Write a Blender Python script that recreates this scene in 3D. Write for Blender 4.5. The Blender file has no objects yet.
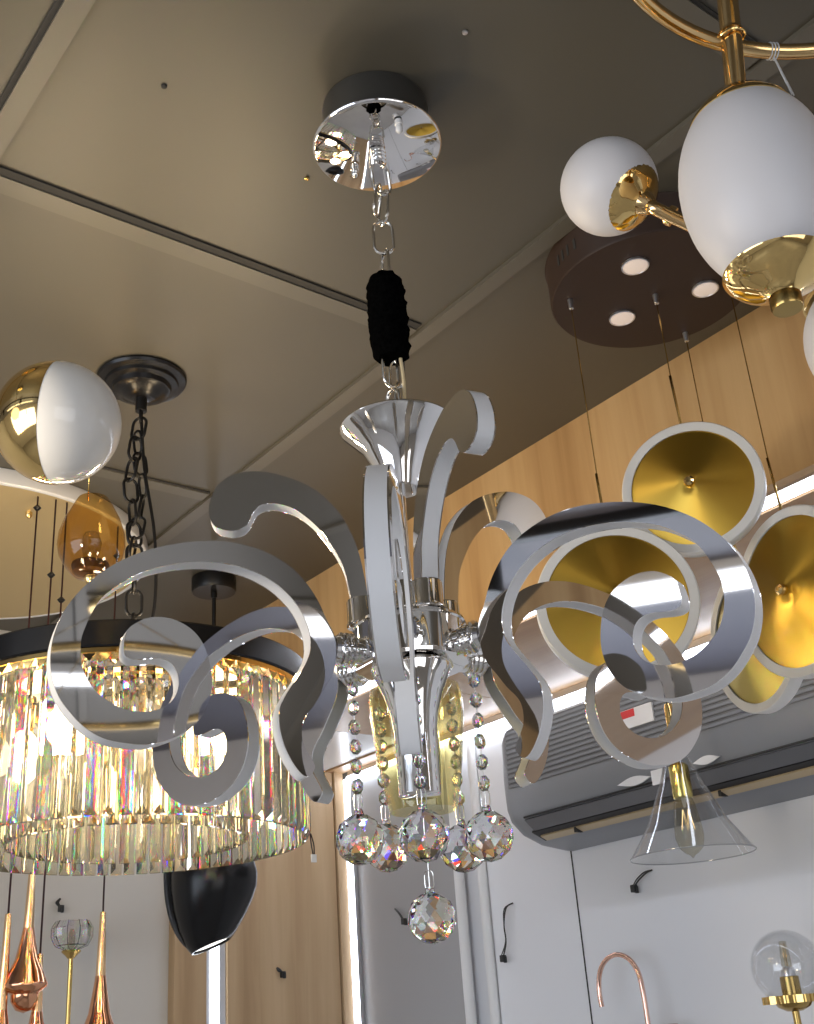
import bpy, bmesh, math, random
from mathutils import Vector, Matrix
random.seed(7)
S = bpy.context.scene
COL = S.collection
PI = math.pi
V = Vector
def R(d): return math.radians(d)

# ------------------------------------------------------------------ camera
CAM = V((0, 0, 1.6))
FPX = 1157.0
def camdir(px, py): return V((px - 407, -(py - 512), -FPX))
ZC = camdir(216, -2000).normalized()
YC = camdir(-580, 1120); YC = (YC - ZC * YC.dot(ZC)).normalized()
XC = YC.cross(ZC)
W3 = Matrix((XC, YC, ZC))                      # camera axes -> world
cam = bpy.data.objects.new('camera', bpy.data.cameras.new('camera'))
COL.objects.link(cam)
cam.matrix_world = Matrix.Translation(CAM) @ W3.to_4x4()
cam.data.sensor_fit = 'HORIZONTAL'; cam.data.sensor_width = 36
cam.data.lens = 36 * FPX / 814
cam.data.clip_start = 0.02
S.camera = cam
def ray(px, py): return W3 @ (camdir(px, py) / FPX)
def on(px, py, ax, val):                       # point where a sight line meets an axis plane
    r = ray(px, py); return CAM + r * ((val - CAM[ax]) / r[ax])
def above(px, py, h):                          # point on the vertical through h
    r = ray(px, py); n = V((h[0], h[1], 0)); p0 = V((h[0], h[1], 0))
    return CAM + r * ((p0 - CAM).dot(n) / r.dot(n))

# ------------------------------------------------------------------ view, world, lights
S.view_settings.view_transform = 'Standard'; S.view_settings.look = 'None'
S.view_settings.gamma = 1; S.view_settings.use_curve_mapping = False
S.view_settings.exposure = 0.0
S.cycles.max_bounces = 14; S.cycles.transmission_bounces = 12; S.cycles.glossy_bounces = 8
S.cycles.transparent_max_bounces = 20; S.cycles.diffuse_bounces = 4
S.cycles.caustics_refractive = False; S.cycles.caustics_reflective = False
S.cycles.sample_clamp_indirect = 6
S.cycles.blur_glossy = 0.3
w = bpy.data.worlds.new('world'); S.world = w; w.use_nodes = True
w.node_tree.nodes['Background'].inputs[0].default_value = (.75, .85, 1, 1)
w.node_tree.nodes['Background'].inputs[1].default_value = 1.2

def area(name, loc, direction, sx, sy, power, col):
    l = bpy.data.lights.new(name, 'AREA'); l.shape = 'RECTANGLE'; l.size = sx; l.size_y = sy
    l.energy = power; l.color = col
    o = bpy.data.objects.new(name, l); COL.objects.link(o)
    o.location = loc; o.rotation_euler = V(direction).to_track_quat('-Z', 'Y').to_euler()
    return o
CEIL = 2.53
FACE = 1.299      # front of the wooden bulkhead
SIDE = 1.77       # side wall with the air conditioner
BACK = 2.545
LEFT = -1.9; LW, FW, BW, PW = 24, 17, 1.8, 11
FRONT = -2.6
UNDER = 2.264     # underside of the bulkhead
area('daylight_assumed_window', (LEFT + .03, .75, 1.65), (1, 0, .12), 1.9, 1.2, LW, (.80, .88, 1))  # daylight of an assumed window out of view
area('daylight_assumed_shop_front', (-.3, FRONT + .03, 1.45), (0, 1, .12), 2.4, 1.6, FW, (1, .93, .86))  # daylight of an assumed shop front, warmed for the mirrored arms

# ------------------------------------------------------------------ materials
def mat(name, col=(.8, .8, .8), rough=.5, metal=0, spec=None, **k):
    m = bpy.data.materials.new(name); m.use_nodes = True
    b = m.node_tree.nodes['Principled BSDF']
    b.inputs['Base Color'].default_value = (*col, 1)
    b.inputs['Roughness'].default_value = rough
    b.inputs['Metallic'].default_value = metal
    for a, v in k.items():
        b.inputs[a.replace('_', ' ')].default_value = v
    return m
def nodes(m): return m.node_tree.nodes, m.node_tree.links, m.node_tree.nodes['Principled BSDF']
def vary(m, c1, c2, scale=(4, 4, 4), detail=4, rough=None, bump=0, nscale=1):
    n, l, b = nodes(m)
    tc = n.new('ShaderNodeTexCoord'); mp = n.new('ShaderNodeMapping'); mp.inputs['Scale'].default_value = scale
    no = n.new('ShaderNodeTexNoise'); no.inputs['Scale'].default_value = nscale; no.inputs['Detail'].default_value = detail
    cr = n.new('ShaderNodeValToRGB'); cr.color_ramp.elements[0].color = (*c1, 1); cr.color_ramp.elements[1].color = (*c2, 1)
    cr.color_ramp.elements[0].position = .3; cr.color_ramp.elements[1].position = .7
    l.new(tc.outputs['Object'], mp.inputs[0]); l.new(mp.outputs[0], no.inputs['Vector'])
    l.new(no.outputs['Fac'], cr.inputs[0]); l.new(cr.outputs[0], b.inputs['Base Color'])
    if bump:
        bp = n.new('ShaderNodeBump'); bp.inputs['Strength'].default_value = bump; bp.inputs['Distance'].default_value = .002
        l.new(no.outputs['Fac'], bp.inputs['Height']); l.new(bp.outputs[0], b.inputs['Normal'])
    return m
def wood(name, c1, c2, c3, axis=2, rough=.45):
    m = mat(name, c1, rough); n, l, b = nodes(m)
    tc = n.new('ShaderNodeTexCoord')
    def nz(sc, d, dist):
        mp = n.new('ShaderNodeMapping'); s = [sc] * 3; s[axis] = sc * .06; mp.inputs['Scale'].default_value = s
        no = n.new('ShaderNodeTexNoise'); no.inputs['Scale'].default_value = 1; no.inputs['Detail'].default_value = d
        no.inputs['Distortion'].default_value = dist
        l.new(tc.outputs['Object'], mp.inputs[0]); l.new(mp.outputs[0], no.inputs['Vector']); return no
    a = nz(9, 2, .3); f = nz(60, 5, .6)
    mx = n.new('ShaderNodeMath'); mx.operation = 'MULTIPLY_ADD'; mx.inputs[1].default_value = .35
    l.new(f.outputs['Fac'], mx.inputs[0]); l.new(a.outputs['Fac'], mx.inputs[2])
    cr = n.new('ShaderNodeValToRGB'); e = cr.color_ramp.elements
    e[0].position = .45; e[0].color = (*c1, 1); e[1].position = .9; e[1].color = (*c3, 1)
    k = e.new(.68); k.color = (*c2, 1)
    l.new(mx.outputs[0], cr.inputs[0]); l.new(cr.outputs[0], b.inputs['Base Color'])
    return m
def emit(name, col, st):
    m = bpy.data.materials.new(name); m.use_nodes = True; n = m.node_tree.nodes; n.clear()
    e = n.new('ShaderNodeEmission'); o = n.new('ShaderNodeOutputMaterial')
    e.inputs[0].default_value = (*col, 1); e.inputs[1].default_value = st
    m.node_tree.links.new(e.outputs[0], o.inputs[0]); return m
def thin_glass(name, tint, refl=1.0, blend=.25):
    m = bpy.data.materials.new(name); m.use_nodes = True; n = m.node_tree.nodes; l = m.node_tree.links; n.clear()
    o = n.new('ShaderNodeOutputMaterial'); mx = n.new('ShaderNodeMixShader')
    t = n.new('ShaderNodeBsdfTransparent'); t.inputs[0].default_value = (*tint, 1)
    g = n.new('ShaderNodeBsdfGlossy'); g.inputs['Roughness'].default_value = .02; g.inputs[0].default_value = (refl, refl, refl, 1)
    f = n.new('ShaderNodeLayerWeight'); f.inputs[0].default_value = .5
    pw = n.new('ShaderNodeMath'); pw.operation = 'POWER'; pw.inputs[1].default_value = 4.0
    ma = n.new('ShaderNodeMath'); ma.operation = 'MULTIPLY_ADD'; ma.inputs[1].default_value = blend; ma.inputs[2].default_value = .035
    l.new(f.outputs['Facing'], pw.inputs[0]); l.new(pw.outputs[0], ma.inputs[0]); l.new(ma.outputs[0], mx.inputs[0]); l.new(t.outputs[0], mx.inputs[1]); l.new(g.outputs[0], mx.inputs[2])
    l.new(mx.outputs[0], o.inputs[0]); return m
def prism_glass(name, tint, spread=.05, ior=1.5, lit_share=0, part=1.0):
    """cut crystal; a share of the light is split into colours, each bending by a different amount"""
    m = bpy.data.materials.new(name); m.use_nodes = True; n = m.node_tree.nodes; l = m.node_tree.links; n.clear()
    o = n.new('ShaderNodeOutputMaterial')
    def refr(c, i):
        g = n.new('ShaderNodeBsdfRefraction'); g.inputs['Roughness'].default_value = 0
        g.inputs['Color'].default_value = (*c, 1); g.inputs['IOR'].default_value = i; return g.outputs[0]
    def mix(a, b_, f):
        x = n.new('ShaderNodeMixShader'); x.inputs[0].default_value = f; l.new(a, x.inputs[1]); l.new(b_, x.inputs[2]); return x
    base = refr(tint, ior)
    if part > 0:
        prev = None
        for c, di in (((1, 0, 0), -1), ((0, 1, 0), 0), ((0, 0, 1), 1)):
            g = refr([a * b_ for a, b_ in zip(c, tint)], ior + di * spread)
            if prev: a = n.new('ShaderNodeAddShader'); l.new(prev, a.inputs[0]); l.new(g, a.inputs[1]); prev = a.outputs[0]
            else: prev = g
        base = mix(base, prev, part).outputs[0]
    gl = n.new('ShaderNodeBsdfGlossy'); gl.inputs['Roughness'].default_value = .0
    fr = n.new('ShaderNodeFresnel'); fr.inputs[0].default_value = ior
    mx = n.new('ShaderNodeMixShader'); l.new(fr.outputs[0], mx.inputs[0]); l.new(base, mx.inputs[1]); l.new(gl.outputs[0], mx.inputs[2])
    if lit_share:      # pale diffuse share mixed in so the crystal looks lit by the bulbs
        tr = n.new('ShaderNodeBsdfTranslucent'); tr.inputs[0].default_value = (.95, .90, .72, 1)
        df = n.new('ShaderNodeBsdfDiffuse'); df.inputs[0].default_value = (.95, .90, .72, 1)
        mx = mix(mx.outputs[0], mix(tr.outputs[0], df.outputs[0], .5).outputs[0], lit_share)
    l.new(mx.outputs[0], o.inputs[0]); return m
M = {}
M['ceiling'] = vary(mat('ceiling_board', rough=.42), (.078, .070, .053), (.092, .082, .062), (1.5, 1.5, 1.5))
M['ceiling_lavender'] = mat('lavender_ceiling_board', (.125, .125, .155), .5)  # unseen ceiling zone, tinted lavender for the scroll arms to reflect
M['batten'] = vary(mat('ceiling_batten', rough=.4), (.104, .094, .073), (.118, .106, .082), (2, 2, 2))
M['groove'] = mat('dark_groove', (.03, .028, .025), .8)
M['floor'] = vary(mat('floor_tile', rough=.25), (.42, .41, .40), (.50, .49, .47), (2, 2, 2))
M['wall'] = vary(mat('white_panel', rough=.3), (.74, .75, .78), (.78, .79, .82), (2, .4, .4))
M['wall_grey'] = mat('grey_panel', (.34, .34, .345), .4)
M['wall_warm'] = vary(mat('warm_white_wall', rough=.5), (.60, .57, .52), (.64, .61, .56), (1, 1, 1))
M['wall_tan'] = mat('tan_wall', (.42, .38, .33), .6)
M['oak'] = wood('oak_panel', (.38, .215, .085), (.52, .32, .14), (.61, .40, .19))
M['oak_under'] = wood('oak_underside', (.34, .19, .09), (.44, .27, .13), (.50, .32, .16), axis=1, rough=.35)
M['oak_back'] = wood('oak_back_panel', (.38, .245, .125), (.50, .34, .19), (.58, .41, .24))
M['white_gloss'] = mat('white_gloss', (.75, .75, .75), .25)
M['white_paint'] = mat('white_paint', (.78, .78, .78), .4)
M['led'] = emit('led_white', (.82, .88, 1), 11)
M['alu'] = mat('aluminium', (.7, .7, .72), .3, 1)
M['chrome'] = mat('chrome', (.86, .85, .84), .035, 1)
M['mirror'] = mat('mirror_steel', (.80, .785, .78), .03, 1)
M['chrome_dim'] = mat('nickel_chain', (.72, .70, .66), .16, 1)
M['acrylic'] = mat('frosted_acrylic', (.72, .72, .73), .45)
M['case'] = mat('grey_metal_case', (.075, .072, .066), .4, .5)
M['velvet'] = vary(mat('black_velvet', rough=1, Specular_IOR_Level=.0), (.001, .001, .001), (.003, .003, .003), (300, 300, 300))
M['cable'] = mat('clear_cable', (.62, .5, .3), .3)
M['gold'] = mat('polished_gold', (.88, .63, .26), .07, 1)
M['brass'] = mat('brass', (.62, .43, .15), .16, 1)
M['opal'] = mat('opal_glass', (.66, .645, .66), .45, Emission_Color=(1, .96, .95, 1), Emission_Strength=.02)
M['opal_gloss'] = mat('glossy_opal_glass', (.84, .82, .78), .06)
M['brown'] = mat('brown_canopy', (.034, .019, .013), .5, Specular_IOR_Level=.25)
M['spot'] = mat('spot_diffuser', (.80, .70, .62), .4, Emission_Color=(1, .8, .68, 1), Emission_Strength=.25)
M['black'] = mat('black_metal', (.006, .006, .0065), .35, Specular_IOR_Level=.3)
M['black_satin'] = mat('satin_black', (.007, .007, .008), .25, Specular_IOR_Level=.3)
M['tan_gold'] = mat('champagne_plate', (.60, .45, .22), .35, .35)
M['copper'] = mat('copper', (.74, .37, .21), .10, 1)
M['gold_copper'] = mat('gold_copper', (.90, .60, .33), .2, 1)
M['rose'] = mat('rose_gold', (.80, .52, .42), .08, 1)
M['wire_dark'] = mat('dark_wire', (.035, .010, .010), .5)
M['ac'] = mat('air_conditioner_plastic', (.20, .21, .23), .32)
M['ac_dark'] = mat('air_conditioner_dark', (.12, .125, .135), .4)
M['ac_black'] = mat('air_conditioner_gap', (.015, .015, .017), .6)
M['ac_flap'] = mat('air_conditioner_flap', (.12, .125, .14), .25)
M['ac_wood_reflection'] = mat('outlet_vane', (.46, .36, .22), .4)  # beige paints in the wood reflected in the outlet slot
M['emblem'] = mat('silver_emblem', (.75, .75, .76), .25)
M['red'] = mat('red_print', (.6, .03, .03), .5)
M['yellow_glass'] = thin_glass('yellow_glass', (.95, .92, .74), 1, .9)
M['clear_glass'] = thin_glass('clear_glass', (.93, .935, .94), 1, .6)
M['smoke_glass'] = thin_glass('smoke_bulb_glass', (.84, .82, .75), .8, .6)
M['amber_glass'] = thin_glass('amber_glass', (.82, .64, .34), 1, .7)
M['prism'] = prism_glass('champagne_crystal', (.985, .965, .90), .0, 1.5, .045, 0)
M['prism_rainbow'] = prism_glass('champagne_crystal_rainbow', (.99, .97, .92), .03, 1.5, .03, .8)
M['crystal'] = prism_glass('clear_crystal', (.99, .99, .99), .035, 1.5, .0, .16)
M['bulb'] = emit('warm_bulb', (1, .82, .55), 30)
M['bulb_soft'] = emit('shade_light', (1, .97, .92), 2.0)
M['filament'] = emit('filament', (1, .72, .35), 3)
M['stub'] = mat('brown_wire_stub', (.05, .035, .02), .7)
M['acrylic_bright'] = mat('white_acrylic_rim', (.80, .79, .76), .4)
M['brass_bright'] = mat('satin_brass', (.80, .56, .27), .12, 1)
M['added_panel_glow'] = emit('added_panel_glow', (.9, .94, 1), 3)  # glow of the flat lights added for the mirrors
M['brass_dark'] = mat('dark_brass', (.42, .29, .10), .22, 1)
M['gold_olive'] = mat('olive_gold', (.72, .60, .20), .12, 1)
M['glass_edge'] = mat('glass_edge', (.32, .33, .34), .1)
M['wire_black'] = mat('black_wire', (.02, .02, .02), .5)
M['assumed_globe'] = emit('assumed_globe_glow', (1, .85, .62), 3)  # glow of the assumed pendant outside the view
def brushed(name, c, rough=.28):
    m = mat(name, c, rough, 1, Anisotropic=.9); n, l, b = nodes(m)
    t = n.new('ShaderNodeTangent'); t.direction_type = 'RADIAL'; t.axis = 'Z'
    l.new(t.outputs[0], b.inputs['Tangent']); return m
M['dish'] = brushed('brushed_gold_dish', (.66, .42, .07))
M['dish_green'] = brushed('brushed_gold_dish_pale', (.50, .40, .12))

# ------------------------------------------------------------------ mesh helpers
class MB:
    """collects shapes in world coordinates; build() links them as one mesh object"""
    def __init__(s): s.bm = bmesh.new(); s.mi = 0
    def _tag(s, fs, smooth=False):
        for f in fs: f.material_index = s.mi; f.smooth = smooth
    def box(s, a, b, bev=0):
        a, b = V(a), V(b); c = (a + b) / 2; d = b - a
        r = bmesh.ops.create_cube(s.bm, size=1, matrix=Matrix.Translation(c) @ Matrix.Diagonal((abs(d.x), abs(d.y), abs(d.z), 1)))
        fs = list({f for v in r['verts'] for f in v.link_faces}); s._tag(fs)
        if bev:
            es = list({e for v in r['verts'] for e in v.link_edges})
            q = bmesh.ops.bevel(s.bm, geom=es, offset=bev, segments=2, affect='EDGES', profile=.5); s._tag(q['faces'], True)
        return s
    def lathe(s, prof, o=(0, 0, 0), axis=(0, 0, 1), n=48, smooth=True, closed=False):
        """prof: (radius, height) pairs along the axis"""
        o = V(o); q = V(axis).to_track_quat('Z', 'Y'); rings = []
        for r, h in prof:
            if r < 1e-6: rings.append([s.bm.verts.new(o + q @ V((0, 0, h)))])
            else: rings.append([s.bm.verts.new(o + q @ V((r * math.cos(2 * PI * k / n), r * math.sin(2 * PI * k / n), h))) for k in range(n)])
        prs = list(zip(rings, rings[1:])); 
        if closed: prs.append((rings[-1], rings[0]))
        for A, B in prs:
            for k in range(n):
                a, b = k, (k + 1) % n
                if len(A) == 1 and len(B) == 1: continue
                if len(A) == 1: f = s.bm.faces.new((A[0], B[b], B[a]))
                elif len(B) == 1: f = s.bm.faces.new((A[a], A[b], B[0]))
                else: f = s.bm.faces.new((A[a], A[b], B[b], B[a]))
                f.material_index = s.mi; f.smooth = smooth
        return s
    def cyl(s, a, b, r, r2=None, n=24, smooth=True):
        a, b = V(a), V(b); L = (b - a).length; r2 = r if r2 is None else r2; e = min(r, L) * .06
        return s.lathe([(0, 0), (r - e, 0), (r, e), (r2, L - e), (max(r2 - e, 1e-5), L), (0, L)], a, b - a, n, smooth)
    def ball(s, c, r, nu=32, nv=20, sc=(1, 1, 1), smooth=True):
        q = bmesh.ops.create_uvsphere(s.bm, u_segments=nu, v_segments=nv, radius=r, matrix=Matrix.Translation(V(c)) @ Matrix.Diagonal((*sc, 1)))
        s._tag(list({f for v in q['verts'] for f in v.link_faces}), smooth); return s
    def tube(s, pts, r, n=12, closed=False, smooth=True):
        pts = [V(p) for p in pts]; m = len(pts); rings = []; up = None
        for i, p in enumerate(pts):
            if closed: t = (pts[(i + 1) % m] - pts[i - 1]).normalized()
            else: t = (pts[min(i + 1, m - 1)] - pts[max(i - 1, 0)]).normalized()
            if up is None:
                up = V((0, 0, 1)) if abs(t.z) < .9 else V((1, 0, 0))
            u = (up - t * up.dot(t)).normalized(); up = u; v = t.cross(u)
            rr = r[i] if isinstance(r, (list, tuple)) else r
            rings.append([s.bm.verts.new(p + u * rr * math.cos(2 * PI * k / n) + v * rr * math.sin(2 * PI * k / n)) for k in range(n)])
        prs = list(zip(rings, rings[1:]))
        if closed: prs.append((rings[-1], rings[0]))
        for A, B in prs:
            for k in range(n):
                f = s.bm.faces.new((A[k], A[(k + 1) % n], B[(k + 1) % n], B[k])); f.smooth = smooth; f.material_index = s.mi
        if not closed:
            for A in (rings[0][::-1], rings[-1]):
                f = s.bm.faces.new(A); f.material_index = s.mi
        return s
    def ext(s, poly, d, smooth=False):
        """flat outline (list of 3-D points) thickened by vector d"""
        d = V(d); A = [s.bm.verts.new(V(p)) for p in poly]; B = [s.bm.verts.new(V(p) + d) for p in poly]; n = len(A)
        fs = [s.bm.faces.new(A), s.bm.faces.new(B[::-1])]; s._tag(fs)
        sd = [s.bm.faces.new((A[k], B[k], B[(k + 1) % n], A[(k + 1) % n])) for k in range(n)]; s._tag(sd, smooth)
        return s
    def build(s, name, m, parent=None, sharp=40, flip=True):
        if flip: bmesh.ops.recalc_face_normals(s.bm, faces=s.bm.faces[:])
        ca = math.cos(R(sharp))
        for e in s.bm.edges:
            if len(e.link_faces) == 2 and e.link_faces[0].normal.dot(e.link_faces[1].normal) < ca: e.smooth = False
        root = parent
        while root is not None and root.parent: root = root.parent
        off = root.location.copy() if root is not None else None
        if off is not None: bmesh.ops.translate(s.bm, verts=s.bm.verts[:], vec=-off)
        me = bpy.data.meshes.new(name); s.bm.to_mesh(me); s.bm.free()
        for k in (m if isinstance(m, (list, tuple)) else [m]): me.materials.append(M[k])
        o = bpy.data.objects.new(name, me); COL.objects.link(o)
        if parent is not None: o.parent = parent
        return o
def catmull(P, k=4, closed=True):
    out = []; n = len(P)
    rng = range(n) if closed else range(n - 1)
    for i in rng:
        g = (lambda j: P[j % n]) if closed else (lambda j: P[max(0, min(n - 1, j))])
        a, b, c, d = (V(g(i + j)) for j in (-1, 0, 1, 2))
        for s_ in range(k):
            t = s_ / k
            out.append(.5 * ((2 * b) + (c - a) * t + (2 * a - 5 * b + 4 * c - d) * t * t + (3 * b - a - 3 * c + d) * t ** 3))
    if not closed: out.append(V(P[-1]))
    return out
def tag(o, label=None, cat=None, group=None, kind=None):
    if label: o['label'] = label
    if cat: o['category'] = cat
    if group: o['group'] = group
    if kind: o['kind'] = kind
    return o
def thing(name, label, cat, loc, group=None):
    o = bpy.data.objects.new(name, None); COL.objects.link(o); o.location = V(loc); o.empty_display_size = .05
    return tag(o, label, cat, group)
def struct(mb, name, m): return tag(mb.build(name, m), kind='structure')
def copy_tree(o, parent=None):
    kids = list(o.children); c = o.copy(); COL.objects.link(c); c.parent = parent
    for ch in kids: copy_tree(ch, c)
    return c

# ================================================================== THE ROOM
struct(MB().box((LEFT, FRONT, -.05), (SIDE, BACK, 0)), 'floor', 'floor')
struct(MB().box((-.32, FRONT, CEIL), (SIDE + .1, BACK + .1, CEIL + .05)), 'ceiling', 'ceiling')
struct(MB().box((LEFT, FRONT, CEIL), (-.32, BACK, CEIL + .05)), 'ceiling', 'ceiling_lavender')
struct(MB().box((SIDE, 2.115, 0), (SIDE + .06, BACK, CEIL)), 'wall_right', 'wall_grey')
struct(MB().box((SIDE, FRONT, 0), (SIDE + .06, 2.0, CEIL)), 'wall_right', 'wall')
struct(MB().box((SIDE + .02, 1.99, 0), (SIDE + .06, 2.13, CEIL)), 'wall_right', 'wall')
struct(MB().box((LEFT, BACK, 0), (SIDE + .06, BACK + .06, CEIL)), 'wall_back', 'wall_warm')
# left wall with an assumed window, assumed shop front behind the camera
b = MB()
b.box((LEFT - .06, FRONT, 0), (LEFT, BACK, 1.0)).box((LEFT - .06, FRONT, 2.32), (LEFT, BACK, CEIL))
b.box((LEFT - .06, FRONT, 1.0), (LEFT, -.25, 2.32)).box((LEFT - .06, 1.75, 1.0), (LEFT, BACK, 2.32))
struct(b, 'wall_left', 'wall')
b = MB()
for y in (-.25, .39, 1.07, 1.71): b.box((LEFT - .05, y, 1.0), (LEFT + .0, y + .04, 2.32))
b.box((LEFT - .05, -.25, 1.0), (LEFT, 1.75, 1.04)).box((LEFT - .05, -.25, 2.28), (LEFT, 1.75, 2.32))
struct(b, 'assumed_window_1', 'white_paint')  # frame of the assumed left window
b = MB()
b.box((LEFT, FRONT - .06, 0), (SIDE, FRONT, .6)).box((LEFT, FRONT - .06, 2.3), (SIDE, FRONT, CEIL))
b.box((LEFT, FRONT - .06, .6), (-1.55, FRONT, 2.3)).box((.95, FRONT - .06, .6), (SIDE, FRONT, 2.3))
struct(b, 'wall_front', 'wall_tan')
b = MB()
for x in (-1.55, -.75, .1, .9): b.box((x, FRONT - .05, .6), (x + .05, FRONT, 2.3))
b.box((-1.55, FRONT - .05, 2.25), (.95, FRONT, 2.3)).box((-1.55, FRONT - .05, .6), (.95, FRONT, .65))
struct(b, 'assumed_window_2', 'black')  # frame of the assumed shop-front window

# battens of the panelled ceiling: a light strip beside a shadow groove
GR = []
for x0 in (-.032, .268 - .62 + .32 - .0,): pass
XB = (.266, .905); YB = (-.79, -.17, .445, 1.052, 1.668, 2.29)
for k, x in enumerate(XB):
    struct(MB().box((x + .006, FRONT, CEIL - .006), (x + .030, BACK, CEIL - .0002)), 'trim_%d' % (k + 1), 'batten')
    if k == 0: struct(MB().box((x, FRONT, CEIL - .003), (x + .006, BACK, CEIL - .0004)), 'trim_%d' % (k + 3), 'groove')
for k, y in enumerate(YB):
    for (xa, xb) in ((-.32, .264), (.297, .904)):
        struct(MB().box((xa, y + .012, CEIL - .005), (xb, y + .040, CEIL - .0002)), 'trim_5', 'batten')
        struct(MB().box((xa, y + (0 if k == 3 else .008), CEIL - .003), (xb, y + .012, CEIL - .0004)), 'trim_6', 'groove')

# wooden bulkhead along the side wall
struct(MB().box((FACE, FRONT, UNDER), (FACE + .02, BACK, CEIL)), 'trim_7', 'oak')
SPL = 2.16
b = MB()
for ya, yb in ((FRONT, -.6), (-.597, .6), (.603, 1.795), (1.798, SPL)):
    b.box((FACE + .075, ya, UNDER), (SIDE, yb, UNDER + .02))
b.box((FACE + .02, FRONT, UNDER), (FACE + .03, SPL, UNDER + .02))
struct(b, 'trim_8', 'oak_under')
b = MB().box((FACE + .075, SPL + .003, UNDER), (SIDE - .075, BACK, UNDER + .02)).box((FACE + .02, SPL + .003, UNDER), (FACE + .03, BACK, UNDER + .02))
struct(b, 'trim_9', 'white_gloss')
struct(MB().box((SIDE - .072, SPL + .003, UNDER - .004), (SIDE - .02, BACK, UNDER + .016)), 'trim_10', 'oak_under')

def led(label, a, b_, wdir, loc=None, group='cool white LED strips set into the joinery'):
    """aluminium channel holding a glowing diffuser"""
    a, b_ = V(a), V(b_); t = thing('led_strip', label, 'light strip', (a + b_) / 2, group)
    wdir = V(wdir)                                   # half section
    lo, hi = V(map(min, a, b_)), V(map(max, a, b_))
    ch = MB().box(lo, hi); ch.build('channel', 'alu', t)
    # diffuser sits proud of the channel by 2 mm on the open side
    return t, lo, hi
t, lo, hi = led('long LED strip recessed behind the front edge of the wooden bulkhead', (FACE + .031, FRONT, UNDER + .004), (FACE + .074, BACK, UNDER + .016), (0, 0, 0))
MB().box((FACE + .040, FRONT, UNDER - .001), (FACE + .064, BACK - .001, UNDER + .003)).build('diffuser', 'led', t)
t, lo, hi = led('long LED strip in the inner corner above the air conditioner', (SIDE - .019, 0, UNDER - .016), (SIDE - .0005, BACK - .05, UNDER - .0005), (0, 0, 0))
MB().box((SIDE - .024, .001, UNDER - .024), (SIDE - .003, BACK - .051, UNDER - .0165)).build('diffuser', 'led', t)
t, lo, hi = led('upright LED strip in the corner right of the oak wall panel', (SIDE - .012, BACK - .048, .1), (SIDE - .0005, BACK - .008, UNDER - .018), (0, 0, 0))
MB().box((SIDE - .016, BACK - .046, .101), (SIDE - .0125, BACK - .026, UNDER - .019)).build('diffuser', 'led', t)
t, lo, hi = led('upright LED strip set in the oak panel below the black bowl pendant', (1.352, BACK - .024, .1), (1.402, BACK - .010, CEIL - .3), (0, 0, 0))
MB().box((1.364, BACK - .028, .101), (1.384, BACK - .0245, CEIL - .301)).build('diffuser', 'led', t)

# oak panels on the back wall
b = MB().box((1.27, BACK - .03, 0), (1.350, BACK - .0005, CEIL - .0005))
struct(b, 'trim_11', 'oak_back')
b = MB().box((1.404, BACK - .03, 0), (1.715, BACK - .0005, UNDER - .001)).box((1.719, BACK - .036, 0), (SIDE - .025, BACK - .0005, UNDER - .001))
struct(b, 'trim_12', 'oak_back')
struct(MB().box((1.3505, BACK - .009, 0), (1.4035, BACK - .0005, UNDER - .001)), 'trim_13', 'groove')

# upright white tubes and the panel joint on the side wall
for y, lab in ((2.098, 'white upright tube beside the grey wall panel'), (2.016, 'white upright tube nearest the air conditioner')):
    t = thing('wall_tube', lab, 'pipe', (SIDE, y, 0), 'white upright tubes on the side wall')
    MB().cyl((SIDE - .001, y, 0.001), (SIDE - .001, y, UNDER - .02), .012).build('tube', 'white_paint', t)
    MB().box((SIDE - .0005, y - .014, .3), (SIDE + .019, y + .014, .33)).build('bracket', 'alu', t)
struct(MB().box((SIDE - .0012, 1.735, 0), (SIDE - .0002, 1.738, UNDER - .02)), 'trim_14', 'groove')

# ================================================================== AIR CONDITIONER
ay0, ay1 = .84, 1.76
ac = thing('air_conditioner', 'grey wall-mounted air conditioner under the wooden bulkhead', 'air conditioner', (SIDE, 1.3, 1.93))
prof = [(1.769, 1.937), (1.70, 1.945), (1.648, 1.963), (1.617, 1.988), (1.608, 2.012), (1.6065, 2.045), (1.606, 2.075), (1.6105, 2.155), (1.618, 2.172), (1.640, 2.184), (1.70, 2.196), (1.769, 2.200)]
b = MB()
def sect(y, k):   # section shrinks towards the ends for the rounded cheeks
    cx_, cz_ = 1.769, 2.07
    return [b.bm.verts.new((cx_ + (x - cx_) * k, y, cz_ + (z - cz_) * (.5 + .5 * k) if z < 2.15 else z - (1 - k) * .1)) for x, z in prof]
rows = [sect(ay0, .80), sect(ay0 + .008, .92), sect(ay0 + .03, 1), sect(ay1 - .03, 1), sect(ay1 - .008, .93), sect(ay1, .82)]
for A, B in zip(rows, rows[1:]):
    for k in range(len(A) - 1):
        f = b.bm.faces.new((A[k], A[k + 1], B[k + 1], B[k])); f.smooth = True
b.bm.faces.new(rows[0]); b.bm.faces.new(rows[-1][::-1])
body = b.build('body', 'ac', ac, sharp=30)
b = MB()
def fx(z): return 1.606 + max(0, z - 2.075) * .053 + max(0, z - 2.155) ** 2 * 20
for k in range(12):            # raised louvre ribs
    z = 2.052 + k * .0098; x = fx(z)
    b.box((x - .0032, ay0 + .05, z), (x + .004, ay1 - .035, z + .0052))
b.build('intake_grille', 'ac', ac)
g = MB()
for k in range(12):
    z = 2.0572 + k * .0098; x = fx(z)
    g.box((x - .0008, ay0 + .05, z), (x + .003, ay1 - .035, z + .0046))
g.build('grille_recess', 'ac_dark', ac)
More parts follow.
